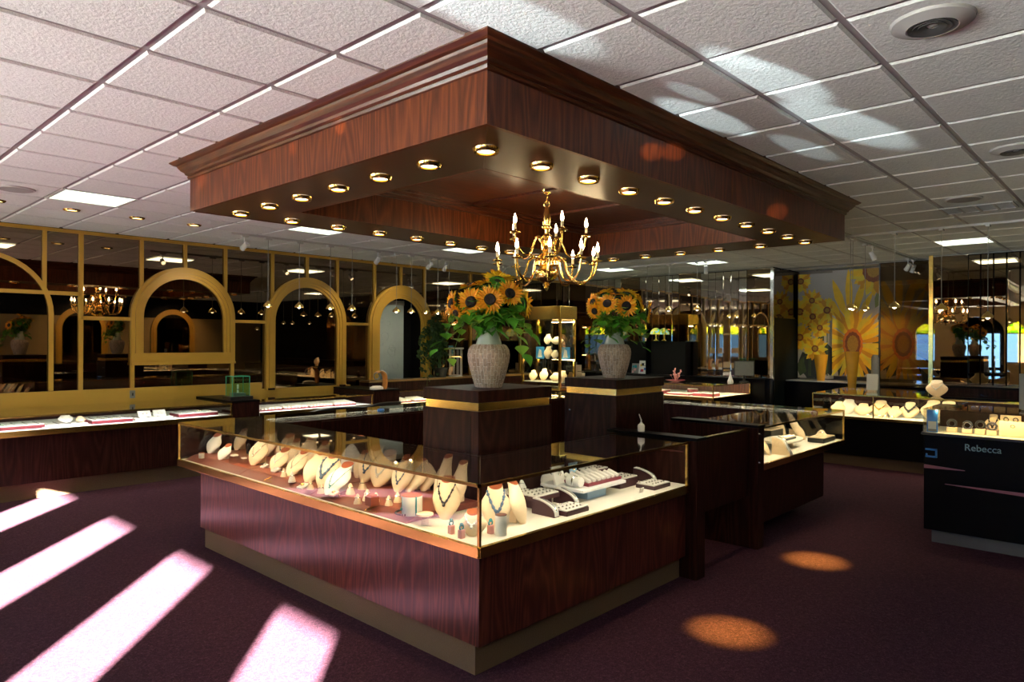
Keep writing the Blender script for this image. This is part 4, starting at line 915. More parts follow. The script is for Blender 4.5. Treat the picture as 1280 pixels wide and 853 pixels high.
cone('small white ring cone in front of the bust leaning far back', 365, 603, PT, .075, .026, WHITE, G2)
LB(395, 600, .19, .085, 'cream bust at left centre with open front', lean=.75)
pad('square white pad with gold ring in front of the centre pair', 379, 611, PT, .062, LW, jew=BRASS, group=G2)
LB(411, 607, .20, .09, 'cream bust with blue beaded collar at the centre of the left wing', lean=.6, mat_=CREAM, chain=(BEADS, .0058, .38, 'blue grey beaded collar at the centre of the left wing'))
LB(423, 615, .17, .08, 'white bust with blue pendant lying back in front of the beaded collar', lean=1.0, mat_=WHITE, chain=(TURQ, .0024, .30, 'fine blue pendant on the white bust lying back'))
LB(441, 590, .245, .085, 'tall pale bust rising above the brass edge at the centre', lean=.55, mat_=WHITE)
pad('small pale card on the oxblood edge below the blue pendant bust', 418, 620, PT, .05, LW, mat_=CREAM, jew=BRASS, group=G2)
for px, py, l in ((438, 618, 'cream ring cone, leftmost of three before the right hand busts'), (453, 612, 'cream bracelet cone, middle of three before the right hand busts'), (459, 626, 'cream ring cone, rightmost of three before the right hand busts')): cone(l, px, py, PT, .07, .03, CREAM, G2)
LB(464, 600, .22, .088, 'cream bust with long beads right of the tall pale bust', lean=.6, chain=(BEADS, .004, .33, 'long beads on the bust right of the tall pale bust'))
LB(480, 606, .21, .092, 'wide cream bust with pearl rope right of the long beads', lean=.6, chain=(PEARL, .0042, .36, 'pearl rope on the wide cream bust'))
LB(504, 613, .21, .075, 'cream bust with dangling chains behind the white drum', lean=.5, chain=(BEADS, .0034, .3, 'dangling bead chain behind the white drum'))
LB(520, 612, .20, .085, 'cream bust with brown cap directly above the white drum', lean=.7, chain=(SILVER, .0028, .4, 'silver chain on the bust above the white drum'))
for px, py, H, W_, m_, l in ((330, 566, .17, .06, CREAM, 'narrow cream bust at the very back left of the crowded row'), (346, 568, .16, .06, CREAM, 'narrow cream bust at the back over the pearl string bust'), (366, 578, .17, .065, CREAM, 'cream bust between the pearl string bust and the one leaning far back'), (376, 570, .15, .055, WHITE, 'small white bust at the back, under the brass edge left of centre'), (402, 584, .18, .065, CREAM, 'cream bust at the back between the tall one and the beaded collar'), (452, 596, .17, .06, CREAM, 'cream bust just right of the tall pale bust'), (472, 592, .19, .065, CREAM, 'cream bust at the back between the long beads and the pearl rope'), (492, 598, .18, .06, CREAM, 'cream bust at the back left of the dangling chains'), (535, 612, .19, .065, CREAM, 'cream bust at the back right of the white drum')):
    LB(px, py, H, W_, l, mat_=m_, lean=.5)
for px, py, l in ((388, 612, 'small cream finger cone left of the beaded collar'), (401, 617, 'small cream finger cone below the beaded collar'), (447, 630, 'small white finger cone at the front right of centre'), (470, 628, 'small white finger cone beside the oxblood block'), (486, 632, 'small cream finger cone below the pearl rope'), (497, 628, 'small cream finger cone left of the white drum'), (355, 596, 'small cream finger cone below the crowded row')): cone(l, px, py, PT, .06, .024, CREAM, G2)
dq = at_z(515, 643, PT); drum('white bracelet drum with brown top and hanging bead strings', 515, 643, PT, .058, .105)
t = thing('bead_bracelet', 'turquoise and black bead bracelet lying around the foot of the white drum', 'bracelet', (dq.x-.012, dq.y+.03, PT)); m = MB()
for k in range(26): a = 2*PI*k/26; m.ball((.062*math.cos(a), .062*math.sin(a), .007), .0065, 7, 5)
m.build('beads', BLACKBEAD, t)
t = thing('bead_bracelet', 'pale turquoise bead string hanging down the right side of the white drum', 'bracelet', (dq.x, dq.y, PT)); m = MB()
for k in range(12): a = -1.9; m.ball((.0655*math.cos(a), .0655*math.sin(a), .105-.0085*k), .005, 7, 5)
m.build('beads', TURQ, t)
t = thing('pendant_string', 'fine chain with blue drop hanging over the front of the white drum', 'necklace', (dq.x, dq.y, PT)); MB().tube([(.061*math.cos(2.9), .061*math.sin(2.9), .108), (.062*math.cos(2.9), .062*math.sin(2.9), .04)], .0015, 5).ball((.065*math.cos(2.9), .065*math.sin(2.9), .036), .007, 8, 6).build('chain', TURQ, t)
q = at_z(531, 657, DK); t = thing('dish_stand', 'low cream dish on a clear foot in front of the white drum', 'jewellery stand', tuple(q)); MB().lathe([(.03, .052), (.046, .056), (.046, .066), (0, .067)], 20).build('dish', CREAM, t); MB().lathe([(.022, 0), (.02, .05)], 16).build('clear_foot', ACRYL, t)
# corner group
bust('large cream bust with black and turquoise necklace left of the glass corner', 0, 0, DK, .225, .088, PI+.45, pos=(2.64, 2.96, 0), lean=.22, chain=(BLACKBEAD, .0042, .42, 'black and turquoise necklace on the large bust left of the glass corner'))
for k, (x, y, l) in enumerate(((2.84, 3.22, 'tall slender cream bust with dark chain, left of the pair behind the corner'), (2.84, 3.08, 'tall slender cream bust, right of the pair at the back of the corner'))):
    bust(l, 0, 0, DK, .30-.02*k, .065, PI+.1, pos=(x, y, 0), lean=.35, chain=(BLACKBEAD, .002, .3, 'thin dark chain on the left tall slender bust') if k == 0 else None)
bust('small low cream bust with crystal beads right at the brass corner post', 0, 0, DK, .125, .075, PI+.6, pos=(2.50, 2.60, 0), lean=.25, chain=(PEARL, .0042, .48, 'crystal beads on the small low bust at the corner post'))
bust('cream bust draped with silver blue beads right of the corner post', 0, 0, DK, .225, .085, PI+.95, pos=(2.705, 2.635, 0), lean=.22, chain=(BEADS, .0055, .40, 'silver blue bead strands on the bust right of the corner post'))
bust('large smooth cream bust with orange cap seen from its side, right of the corner', 0, 0, DK, .235, .088, -PI/2+.35, pos=(2.84, 2.605, 0), lean=.30)
drum('slim white half-round stand with brown top at the front of the corner', 0, 0, DK, .031, .105, pos=(2.60, 2.495, 0), capmat=plain('dark_brown_cap', (.10, .03, .02), .5))
for x, y, l in ((2.44, 2.70, 'rose glass block with turquoise ring, left of the corner post'), (2.42, 2.60, 'rose glass block with turquoise ring, close to the corner post'), (2.585, 2.555, 'rose glass block with turquoise ring behind the slim white stand')):
    t = thing('ring_block', l, 'ring stand', (x, y, DK), group='rose blocks with turquoise rings'); MB().box(-.014, .014, -.014, .014, 0, .045).build('block', PINKST, t, bevel=.003); MB().tube([(.013*math.cos(a), 0, .056+.013*math.sin(a)) for a in [2*PI*k/12 for k in range(12)]], .004, 6, closed=True).ball((0, 0, .07), .010, 8, 6).build('ring', TURQ, t)
# right wing trays
RW = -PI/2
g = 'dark trays in the right wing'
ramp_stand('white bracelet ramp on dark base nearest the smooth side-on bust', 0, 0, DK, RW, pos=(3.08, 2.60, 0), group='bracelet ramps')
ramp_stand('white bracelet ramp behind the lowest front tray', 0, 0, DK, RW, pos=(3.385, 2.69, 0), group='bracelet ramps')
tray('low dark jewellery tray at the front of the right wing', 0, 0, DK, .15, .21, .026, RW, pos=(3.235, 2.555, 0), group=g)
q = Vector((3.20, 2.76, 0)); t = thing('block_riser', 'dark square riser holding up a tray in the right wing', 'riser', (q.x, q.y, DK)); MB().box(-.06, .06, -.06, .06, 0, .055).build('block', DKTRAY, t, bevel=.003); MB().box(-.055, .055, -.055, .055, .055, .058).build('pad', BLACKM, t)
tray('dark jewellery tray raised on a riser behind the low front tray', 0, 0, DK+.058, .16, .22, .026, RW, pos=(3.20, 2.76, 0), group=g)
tray('dark tray with white pad at the back left of the right wing', 0, 0, DK+.0, .13, .20, .075, RW, pos=(3.16, 2.93, 0), group=g)
cone('white ring roll on the back left tray of the right wing', 0, 0, DK+.085, .05, .03, WHITE, pos=(3.24, 2.93, 0))
# white riser table
t = thing('riser_table', 'white laminate riser table in the middle of the right wing', 'riser', (3.66, 2.745, DK)); MB().box(-.235, .235, -.155, .19, .070, .088).build('table_top', WHITEDECK, t, bevel=.002); MB().box(-.10, .10, -.09, .09, 0, .07).build('box_foot', SHADEWHITE, t, bevel=.002)
RZ = DK+.088
ringtray('red ring tray, front one on the white riser table', (3.72, 2.68, RZ), .36, .10, 0); ringtray('red ring tray, rear one on the white riser table', (3.70, 2.80, RZ), .34, .09, 0)
t = thing('watch_roll', 'white watch roll at the left end of the riser table', 'watch stand', (3.485, 2.70, RZ)); MB().tube([(0, -.05, .034), (0, .05, .034)], .032, 14).build('roll', WHITE, t); MB().tube([(.034*math.cos(a), 0, .034+.034*math.sin(a)) for a in [2*PI*k/16 for k in range(16)]], .005, 6, closed=True).build('watch', SILVER, t)
t = thing('earring_stand', 'pale V-shaped earring stand upright at the back of the riser table', 'earring stand', (3.72, 2.90, RZ), RW); MB().prism([(-.022, 0), (.022, 0), (.045, .10), (-.045, .10)], -.006, .006, 'x').build('board', SHADEWHITE, t, bevel=.002); MB().tube([(.009, .012*math.cos(a), .065+.012*math.sin(a)) for a in [2*PI*k/12 for k in range(12)]], .003, 5, closed=True).build('earring', BRASS, t)
t = thing('earring_stand', 'white sloping earring stand left of the V-shaped one', 'earring stand', (3.50, 2.86, RZ), RW); MB().loft([[(.03-.05*f, -.06+.014*f, .105*f), (.045-.05*f, -.06+.014*f, .105*f), (.045-.05*f, .06-.014*f, .105*f), (.03-.05*f, .06-.014*f, .105*f)] for f in (0, 1)], smooth=False).build('board', WHITE, t); MB().tube([(.025, .012*math.cos(a), .065+.012*math.sin(a)) for a in [2*PI*k/12 for k in range(12)]], .003, 5, closed=True).build('earring', SILVER, t)
bust('long low white bust lying beside the V-shaped earring stand', 0, 0, DK, .14, .06, RW-.4, pos=(3.56, 2.975, 0), lean=.9, mat_=WHITE, cap=False)
tray('dark tray with white pad, farthest back on the right wing', 0, 0, DK+.001, .12, .21, .10, RW, pos=(4.02, 2.95, 0), group=g)
tray('dark tray tilted behind the last front tray, near the right end', 0, 0, DK, .15, .22, .06, RW, pos=(4.08, 2.76, 0), group=g)
tray('low dark jewellery tray last at the right end of the near case', 0, 0, DK, .15, .21, .026, RW, pos=(4.20, 2.57, 0), group=g)
ramp_stand('white bracelet ramp at the far right end of the near case', 0, 0, DK, RW, pos=(4.33, 2.72, 0), group='bracelet ramps')
t = thing('white_card', 'small white price card under the edge of the riser table', 'card', (3.98, 2.53, DK)); M = Matrix.Rotation(.3, 4, 'X'); MB().box(-.02, .02, -.003, .003, .003, .035, M=M).build('card_sheet', WHITE, t); MB().box(-.02, .02, -.004, .012, 0, .003).build('card_foot', WHITE, t)
# second right wing (behind the gate pillar)
g = 'cream displays in the case right of the gate'
def C2(x, y): return (x, y, 0)
bust('cream bust with slim neck at the left end of the case right of the gate', 0, 0, DK, .17, .06, RW, pos=C2(6.10, 2.60), lean=.6, cap=False, group=g)
ramp_stand('cream collar ramp with dark chain at the front of the case right of the gate', 0, 0, DK, RW, pos=C2(6.22, 2.48), L_=.16, H=.15, w=.07, side=CREAM, group=g)
t = thing('riser_table', 'pale riser shelf with curved edge in the case right of the gate', 'riser', (6.70, 2.66, DK)); MB().lathe([(.25, .06), (.25, .078), (0, .078)], 28, sx=1.15, sy=.62).build('table_top', DECK, t); MB().lathe([(.09, 0), (.09, .06)], 18).build('box_foot', CREAM, t)
tray('black tray with cream pad on the curved riser, case right of the gate', 0, 0, DK+.079, .10, .26, .02, RW, side=BLACKM, pad=CREAM, pos=C2(6.66, 2.62), group=g)
tray('black sloping tray behind the curved riser, case right of the gate', 0, 0, DK, .12, .30, .12, RW, side=BLACKM, pad=CREAM, pos=C2(7.0, 2.90), group=g)
bust('upright cream bust at the back of the case right of the gate', 0, 0, DK, .26, .075, RW-.2, pos=C2(7.26, 2.93), lean=.5, cap=False, group=g); bust('second upright cream bust at the back of the case right of the gate', 0, 0, DK, .25, .075, RW-.1, pos=C2(7.50, 2.86), lean=.5, cap=False, group=g)
bust('cream bust leaning before the two upright ones, case right of the gate', 0, 0, DK, .18, .08, RW-.2, pos=C2(7.34, 2.76), lean=.7, cap=False, group=g)
tray('black tray with cream pad and ring dome at the right end of the gate case', 0, 0, DK, .16, .34, .045, RW, side=BLACKM, pad=CREAM, pos=C2(7.36, 2.53), group=g, bits=False)
cone('cream ring dome on the last black tray of the gate case', 0, 0, DK+.054, .06, .06, CREAM, pos=C2(7.36, 2.53))
t = thing('brass_knob_stand', 'small brass knobbed stand in the left end of the gate case', 'stand', (6.60, 2.94, DK)); MB().lathe([(.03, 0), (.03, .01), (.008, .02), (.008, .24), (.02, .25), (.022, .265), (0, .275)], 14).build('post', BRASS, t); MB().lathe([(.034, -.001), (.034, .004)], 14).build('foot', BRASS, t)
# ---- left wall counters
LZ = .722
def xL(px, py): return at_y(px, py, 8.62).x
g = 'white padded trays in the left wall counter'
for k, (x, y, sx, l) in enumerate(((1.78, 8.82, .50, 'white padded tray with red base at the left edge of the photo'), (2.68, 8.80, .42, 'white padded tray with red base in the middle of the left counter'), (3.66, 8.84, .48, 'white padded tray with red base at the right end of the left counter'))):
    tray(l, 0, 0, LZ, sx, .30, .035, 0, side=BURG, pad=WHITEDECK, pos=(x, y, 0), rows=5, group=g)
for x, y, l in ((2.22, 8.82, 'white pad with a domed pearl display in the left counter'), (3.15, 8.85, 'white pad with small earring cards in the left counter')):
    tray(l, 0, 0, LZ, .44, .30, .014, 0, side=WHITE, pad=WHITEDECK, pos=(x, y, 0), rows=4, group=g)
bust('domed white bust with pearls on a white pad in the left counter', 0, 0, LZ+.022, .09, .075, -PI/2, pos=(2.27, 8.86, 0), lean=.9, mat_=WHITE, cap=False, chain=(PEARL, .004, .45, 'pearl string on the domed white bust in the left counter'))
bust('small tan bust right of the domed one in the left counter', 0, 0, LZ+.022, .06, .05, -PI/2, pos=(2.40, 8.80, 0), lean=.9, cap=False)
for k, (x, l) in enumerate(((3.08, 'left white earring card stack in the left counter'), (3.25, 'right white earring card stack in the left counter'))):
    t = thing('earring_stand', l, 'earring stand', (x, 8.86, LZ+.022), -PI/2); MB().loft([[(.03-.05*f, -.07, .07*f), (.045-.05*f, -.07, .07*f), (.045-.05*f, .07, .07*f), (.03-.05*f, .07, .07*f)] for f in (0, 1)], smooth=False).build('board', WHITE, t); MB().ball((.03, .02, .04), .008, 7, 5).ball((.03, -.02, .04), .008, 7, 5).build('earring', SILVER, t)
for k, x in enumerate((4.58, 4.97, 5.36, 5.75)): ringtray('%s ring tray from the left in the counter under the middle arch' % ORD[k], (x, 8.80, LZ), .36, .30, 0)
for k, x in enumerate((6.82, 7.16)): ringtray('%s ring tray from the left in the counter behind the left vase' % ORD[k], (x, 8.78, .697), .28, .28, 0)
t = thing('watch_roll', 'large cream watch roll beside the ring trays behind the left vase', 'watch stand', (7.52, 8.75, .697)); MB().tube([(-.09, 0, .07), (.09, 0, .07)], .066, 16).build('roll', CREAM, t); MB().tube([(0, .068*math.cos(a), .07+.068*math.sin(a)) for a in [2*PI*k/16 for k in range(16)]], .012, 6, closed=True).build('watch', BRASS, t)
t = thing('watch_roll', 'second cream watch roll nearest the left pedestal', 'watch stand', (7.80, 8.75, .697)); MB().tube([(-.09, 0, .06), (.09, 0, .06)], .056, 16).build('roll', CREAM, t); MB().tube([(0, .058*math.cos(a), .06+.058*math.sin(a)) for a in [2*PI*k/16 for k in range(16)]], .011, 6, closed=True).build('watch', SILVER, t)
t = thing('tape_roll', 'small blue object on the dark ledge at the far side of the island', 'roll', (4.05, 5.5, ZTOP)); MB().tube([(.02*math.cos(a), .02*math.sin(a), .02) for a in [2*PI*k/14 for k in range(14)]], .018, 7, closed=True).build('ring_body', plain('blue_tape', (.02, .12, .4), .4), t); MB().box(.02, .09, -.02, .02, 0, .035).build('dispenser', BLACKM, t, bevel=.004)
# ---- far case of red trays
FZ = .772
g = 'red trays in the case before the mirrored wall'
for k, (x, y, sx, sy, h, l) in enumerate(((10.62, 7.2, .30, .5, .06, 'red tray with white pad farthest left in the case before the mirrored wall'), (10.62, 6.55, .30, .6, .06, 'red tray with white pad second from the left in the case before the mirrored wall'), (10.60, 5.95, .26, .42, .03, 'red tray with white pad third from the left in the case before the mirrored wall'), (10.62, 5.50, .26, .36, .05, 'red tray with white pad at the brass corner of the case before the mirrored wall'), (11.1, 5.55, .3, .3, .02, 'white flat tray in the right end of the case before the mirrored wall'))):
    tray(l, 0, 0, FZ, sx, sy, h, 0, side=BURG if k < 4 else CREAM, pad=WHITE, pos=(x, y, 0), group=g)
drum('round red box with white lid in the case before the mirrored wall', 0, 0, FZ, .09, .09, mat_=BURG, capmat=WHITE, pos=(10.9, 5.9, 0))
t = thing('dried_flower_dish', 'dark dish of dried red flowers on top of the case before the mirrored wall', 'flower dish', (10.75, 6.15, .976)); MB().lathe([(.05, 0), (.16, .03), (.17, .035), (.05, .012)], 20, caps=False).build('dish', BURG, t); m = MB()
for k in range(22): a, r = R_.uniform(0, 6.28), R_.uniform(0, .10); z = R_.uniform(.08, .24); m.tube([(r*.3*math.cos(a), r*.3*math.sin(a), .02), (r*math.cos(a), r*math.sin(a), z)], .003, 4).ball((r*math.cos(a), r*math.sin(a), z), .014, 6, 4)
m.build('dried_flowers', PINKST, t)
# ---- right case of cream busts
QZ = .673
g = 'cream busts in the case below the posters'
RBL = ((1047, .16, .10, 'first cream bust from the left below the posters, lying back'), (1058, .19, .13, 'wide white bust second from the left below the posters'), (1078, .15, .12, 'low cream bust third from the left below the posters'), (1098, .20, .14, 'wide cream bust with gold pendant below the posters, fourth from the left'), (1118, .14, .09, 'small cream bust fifth from the left below the posters'), (1135, .20, .12, 'cream bust with dark pendant left of the black brand case'))
for k, (px, H, W_, l) in enumerate(RBL):
    q = at_x(px, 520, 10.32); bust(l, 0, 0, QZ, H, W_, PI, pos=(10.34+.06*(k % 2), q.y, 0), lean=.5, mat_=CREAM if k != 1 else WHITE, cap=False, group=g, chain=(BLACKBEAD, .008, .5, 'dark pendant on the bust left of the black brand case') if k == 5 else (BRASS, .005, .5, 'gold pendant on the wide bust below the posters') if k == 3 else None)
for k, (px, l) in enumerate(((1166, 'cream bust seen over the black brand case, left one'), (1185, 'cream bust seen over the black brand case, right one'))):
    q = at_x(px, 515, 10.34); bust(l, 0, 0, QZ, .24, .15, PI, pos=(10.36, q.y, 0), lean=.3, cap=False, group=g)
q = at_x(1171, 492, 10.4); bust('round cream necklace bust standing on top of the case at right', 0, 0, .976, .20, .13, PI, pos=(10.45, q.y*10.45/10.4, 0), lean=.15, cap=False, chain=(PEARL, .004, .5, 'pale chain on the round bust standing on the case at right'))
for k, (px, l) in enumerate(((1022, 'first watch stand from the left end of the case below the posters'), (1030, 'second watch stand from the left end of the case below the posters'), (1038, 'third watch stand from the left end of the case below the posters'))):
    q = at_x(px, 505, 10.9); t = thing('watch_stand', l, 'watch stand', (10.9, min(3.45, q.y), QZ), PI, 'watch stands below the posters'); MB().box(-.04, .04, -.05, .05, 0, .05).box(-.01, .01, -.05, .05, .05, .17).build('stand', CREAM, t); MB().tube([(.02, .04*math.cos(a), .13+.04*math.sin(a)) for a in [2*PI*k_/14 for k_ in range(14)]], .010, 6, closed=True).build('watch', BLACKM, t)
for k, (px, py, l) in enumerate(((1085, 522, 'tiny ring stand in front of the low cream bust below the posters'), (1100, 522, 'tiny ring stand in front of the gold pendant bust'), (1115, 523, 'tiny ring stand in front of the small cream bust'), (1106, 519, 'tiny pale ring stand behind the front row below the posters'))): 
    q = at_x(px, py, 10.12); cone(l, 0, 0, QZ, .05, .03, CREAM, 'tiny ring stands below the posters', pos=(10.12+.05*(k == 3), q.y, 0))
# ---- black brand case
BZ = .924
g = 'watches and cards in the black brand case'
XB_ = 6.74
t = thing('brand_card', 'blue and white upright card at the left end of the black brand case', 'card', (6.68, 1.40, BZ), PI); MB().box(-.004, .004, -.04, .04, .0, .185).build('card_sheet', plain('card_blue', (.03, .18, .62), .35), t); MB().box(.004, .005, -.03, .03, .02, .09).build('white_print', WHITE, t); MB().box(.004, .0052, -.032, .032, .006, .026).build('grey_print', GREYM, t); MB().box(-.02, 0, -.02, .02, 0, .01).build('foot', WHITE, t)
for k, (y, s_, l) in enumerate(((1.28, .09, 'dark watch on a cream collar, first from the left in the black brand case'), (1.17, .075, 'small cream plinth with bracelet in the black brand case'), (1.08, .10, 'cream watch collar right of the plinth in the black brand case'), (1.00, .085, 'cream watch block with dark dial in the black brand case'))):
    t = thing('watch_stand', l, 'watch stand', (6.80, y, BZ), PI, g); MB().box(-.03, .03, -.035, .035, 0, s_*.45).build('block', CREAM, t, bevel=.004); MB().tube([(.0, .03*math.cos(a), s_*.45+.032+.03*math.sin(a)) for a in [2*PI*k_/14 for k_ in range(14)]], .010, 6, closed=True).build('strap', BLACKM if k % 2 == 0 else SILVER, t)
t = thing('brand_board', 'large cream upright board with small dark emblem in the black brand case', 'display board', (6.78, .86, BZ), PI); MB().box(-.006, .006, -.09, .09, 0, .125).build('board', CREAM, t, bevel=.003); MB().tube([(.008, .014*math.cos(a), .085+.010*math.sin(a)) for a in [2*PI*k/12 for k in range(12)]], .0025, 5, closed=True).build('emblem', BLACKM, t); MB().box(-.03, 0, -.04, .04, 0, .01).build('foot', CREAM, t)
bust('cream bust with round pendants behind the boards in the black brand case', 0, 0, BZ, .15, .06, PI, pos=(6.98, 1.02, 0), lean=.35, cap=False, chain=(BLACKBEAD, .004, .4, 'round dark pendants on the bust in the black brand case'), group=g)
t = thing('brand_board', 'smaller cream board with two watches behind the large one in the black brand case', 'display board', (6.98, .90, BZ), PI); MB().box(-.006, .006, -.07, .07, 0, .155).build('board', CREAM, t, bevel=.003); MB().tube([(.010, -.03+.016*math.cos(a), .12+.016*math.sin(a)) for a in [2*PI*k/12 for k in range(12)]], .004, 5, closed=True).tube([(.010, .035+.016*math.cos(a), .12+.016*math.sin(a)) for a in [2*PI*k/12 for k in range(12)]], .004, 5, closed=True).build('watch', BLACKM, t); MB().box(-.03, 0, -.04, .04, 0, .01).build('foot', CREAM, t)
for k, y in enumerate((.74, .68)):
    t = thing('watch_stand', ('dark watch on a post, left of the pair at the right edge of the photo', 'dark watch on a post, right of the pair at the right edge of the photo')[k], 'watch stand', (6.74, y, BZ), PI, g); MB().lathe([(.02, 0), (.02, .006), (.006, .01), (.006, .07)], 12).build('post', CREAM, t); MB().tube([(0, .026*math.cos(a), .09+.026*math.sin(a)) for a in [2*PI*q_/14 for q_ in range(14)]], .008, 6, closed=True).build('strap', BLACKM, t)
# ---- tower shelves
g = 'necklace busts in the lit tower'
for k, (y, z, H, W_, l) in enumerate(((8.50, .945, .18, .09, 'bust on the bottom tower shelf, first from the left'), (8.24, .945, .22, .09, 'bust on the bottom tower shelf, second from the left'), (7.97, .945, .15, .11, 'wide low bust on the bottom tower shelf, third from the left'), (7.80, .945, .19, .09, 'bust on the bottom tower shelf, rightmost'), (8.14, 1.355, .22, .09, 'round bust on the middle tower shelf beside the blue card'), (7.98, 1.355, .15, .08, 'lower bust on the middle tower shelf'), (7.93, 1.615, .13, .13, 'wide bust on the upper tower shelf'), (8.15, 1.615, .18, .08, 'bust on the upper tower shelf behind the leaves'))):
    bust(l, 0, 0, z, H, W_, PI+.2, pos=(9.70, y, 0), lean=.25, cap=False, group=g)
for y, z, l in ((8.40, 1.355, 'blue and white picture card on the middle tower shelf at left'), (7.80, 1.355, 'blue and white picture card on the middle tower shelf at right')):
    t = thing('picture_card', l, 'card', (9.78, y, z), PI, 'blue picture cards in the tower'); MB().box(-.004, .004, -.10, .10, 0, .21).build('sheet', plain('sky_card', (.05, .30, .68), .4) if 'sky_card' not in MATS else MATS['sky_card'], t); MB().prism([(-.06, .02), (.05, .02), (.03, .15), (-.02, .17)], .004, .0052, 'x').build('white_print', WHITE, t); MB().box(-.03, 0, -.03, .03, 0, .008).build('foot', ACRYL, t)
# ================================================================== WALL COUNTERS (left)
def straight(name, label, x0, x1, y0, y1, front, zt, zr0, zr1, ztop, ends=(), over=0, **kw):
    """front: 'y-' customers at smaller Y, 'x-' customers at smaller X"""
    G_ = [(x0, y0), (x1, y0), (x1, y1), (x0, y1)]
    if front == 'y-':
        B_ = [(x0, y0+.03), (x1, y0+.03), (x1, y1), (x0, y1)]; T_ = [(x0, y0+.08), (x1, y0+.08), (x1, y1-.01), (x0, y1-.01)]
        fr = [((x0, y0), (x1, y0), (0, -1))]; bk = [((x0, y1-.01), (x1, y1-.01))]
        if 'l' in ends: fr.append(((x0, y0), (x0, y1), (-1, 0)))
        if 'r' in ends: fr.append(((x1, y0), (x1, y1), (1, 0)))
    else:
        B_ = [(x0+.03, y0), (x1, y0), (x1, y1-over), (x0+.03, y1-over)]; T_ = [(x0+.08, y0), (x1-.01, y0), (x1-.01, y1-over-.05), (x0+.08, y1-over-.05)]
        fr = [((x0, y0), (x0, y1), (-1, 0))]; bk = [((x1-.01, y0), (x1-.01, y1))]
        if 'l' in ends: fr.append(((x0, y1), (x1, y1), (0, 1)))
        if 'r' in ends: fr.append(((x0, y0), (x1, y0), (0, -1)))
    return case(name, label, G_, B_, T_, fr, bk, zt, zr0, zr1, ztop, **kw)
YF, YBK = 8.52, 9.59
CT = .875
straight('side_counter_case', 'low glass counter with dark wood base along the left mirrored wall, nearest the left edge', -2.6, 3.99, YF, YBK, 'y-', .17, .665, .725, CT, ends='r', posts=[(3.985, YF)], deck=WHITEDECK, woodm=DARKWOOD)
strip_lamp((-2.5, YF), (3.9, YF), (0, 1), CT-.02, 3.2, (1, .92, .86))
def plinth(label, x0, x1, y0, y1, z1, cap=.02):
    t = thing('counter_plinth', label, 'plinth', ((x0+x1)/2, (y0+y1)/2, 0))
    MB().box(x0, x1, y0, y1, 0, z1-cap).build('body', DARKWOOD, t, True, bevel=.003); MB().box(x0-.004, x1+.004, y0-.008, y1, z1-cap, z1).build('cap_board', BLACKWOOD, t, True, bevel=.003)
plinth('dark wood block between two left wall counters, with the glass cube on top', 4.0, 4.36, YF, YBK, .895)
ringc = straight('side_counter_case', 'low glass counter of ring trays below the middle arch of the left wall', 4.37, 6.13, YF, YBK, 'y-', .17, .665, .725, CT, deck=WHITEDECK, woodm=DARKWOOD, posts=[(6.12, YF)])
strip_lamp((4.42, YF), (6.08, YF), (0, 1), CT-.02, 3.6, (1, .90, .78))
plinth('dark wood block right of the ring tray counter, carrying the orange stand', 6.145, 6.62, YF, YBK, .93)
straight('side_counter_case', 'glass counter beyond the dark block, behind the left vase', 6.63, 9.3, YF, YBK-.28, 'y-', .17, .63, .70, .90, deck=DECK, woodm=DARKWOOD)
strip_lamp((6.7, YF), (9.2, YF), (0, 1), .878, 5, (1, .84, .56))
t = thing('wall_ledge', 'narrow brown ledge along the foot of the left wall behind the counter', 'ledge', (8.2, 9.45, .9))
MB().box(6.63, 10.9, 9.33, YL-.05, .0, .985).build('ledge_base', DARKWOOD, t, True); MB().box(6.63, 10.9, 9.31, YL-.05, .985, 1.015).build('ledge_top', plain('golden_oak_ledge', (.22, .12, .035), .3), t, True)
pp = spline([(4.62, 0, .62), (4.95, 0, .66), (5.25, 0, .715), (5.6, 0, .72), (5.95, 0, .70), (6.25, 0, .735), (6.6, 0, .735)], 8)
MB().loft([[(p.x, YF-.055-.014, p.z-.03), (p.x, YF-.055-.02, p.z+.0), (p.x, YF-.035, p.z+.01), (p.x, YF-.035, p.z-.03)] for p in pp]).build('wavy_leather_band', BLACKM, ringc, True)['label'] = 'black wave-shaped leather band along the counter front'

# ================================================================== OTHER CASES
c_far = straight('display_case', 'brass edged glass case of red trays in front of the mirrored back wall', 10.35, 11.72, 5.24, 9.2, 'x-', .15, .72, .775, .975, ends='r', posts=[(10.35, 5.24), (11.71, 5.24)], deck=DECK, woodm=DARKWOOD, backm=CASEWOOD)
strip_lamp((10.35, 5.3), (10.35, 9.1), (1, 0), .955, 5, (1, .80, .48)); strip_lamp((10.4, 5.24), (11.6, 5.24), (0, 1), .955, 5, (1, .74, .40))
c_r = straight('display_case', 'brass edged glass case of cream necklace busts below the sunflower posters', 10.0, 11.3, -1.2, 3.56, 'x-', .15, .64, .675, .975, ends='l', posts=[(10.0, 3.56), (11.29, 3.56), (10.0, 2.78)], deck=DECK, woodm=BLACKWOOD, over=.05)
strip_lamp((10.0, -1.1), (10.0, 3.45), (1, 0),   .955, 4.5, (1, .74, .42)); strip_lamp((10.1, 3.56), (11.2, 3.56), (0, -1),   .955, 4, (1, .74, .42))
rb = straight('brand_display_case', 'tall black glass case with pink wave stripes at the right edge of the photo', 6.62, 7.25, -.9, 1.455, 'x-', .11, .905, .925, 1.125, ends='l', posts=(), deck=DECK, woodm=BLACKWOOD, toem=plain('grey_plinth', (.09, .08, .085), .5), rail=BLACKM, topedge=False, lamp=0)
strip_lamp((6.64, -.8), (6.64, 1.42), (1, 0), 1.105, 3.2, (1, .70, .30))
M = Matrix(((0, 0, -1, 6.645), (-1, 0, 0, .95), (0, 1, 0, .845), (0, 0, 0, 1)))
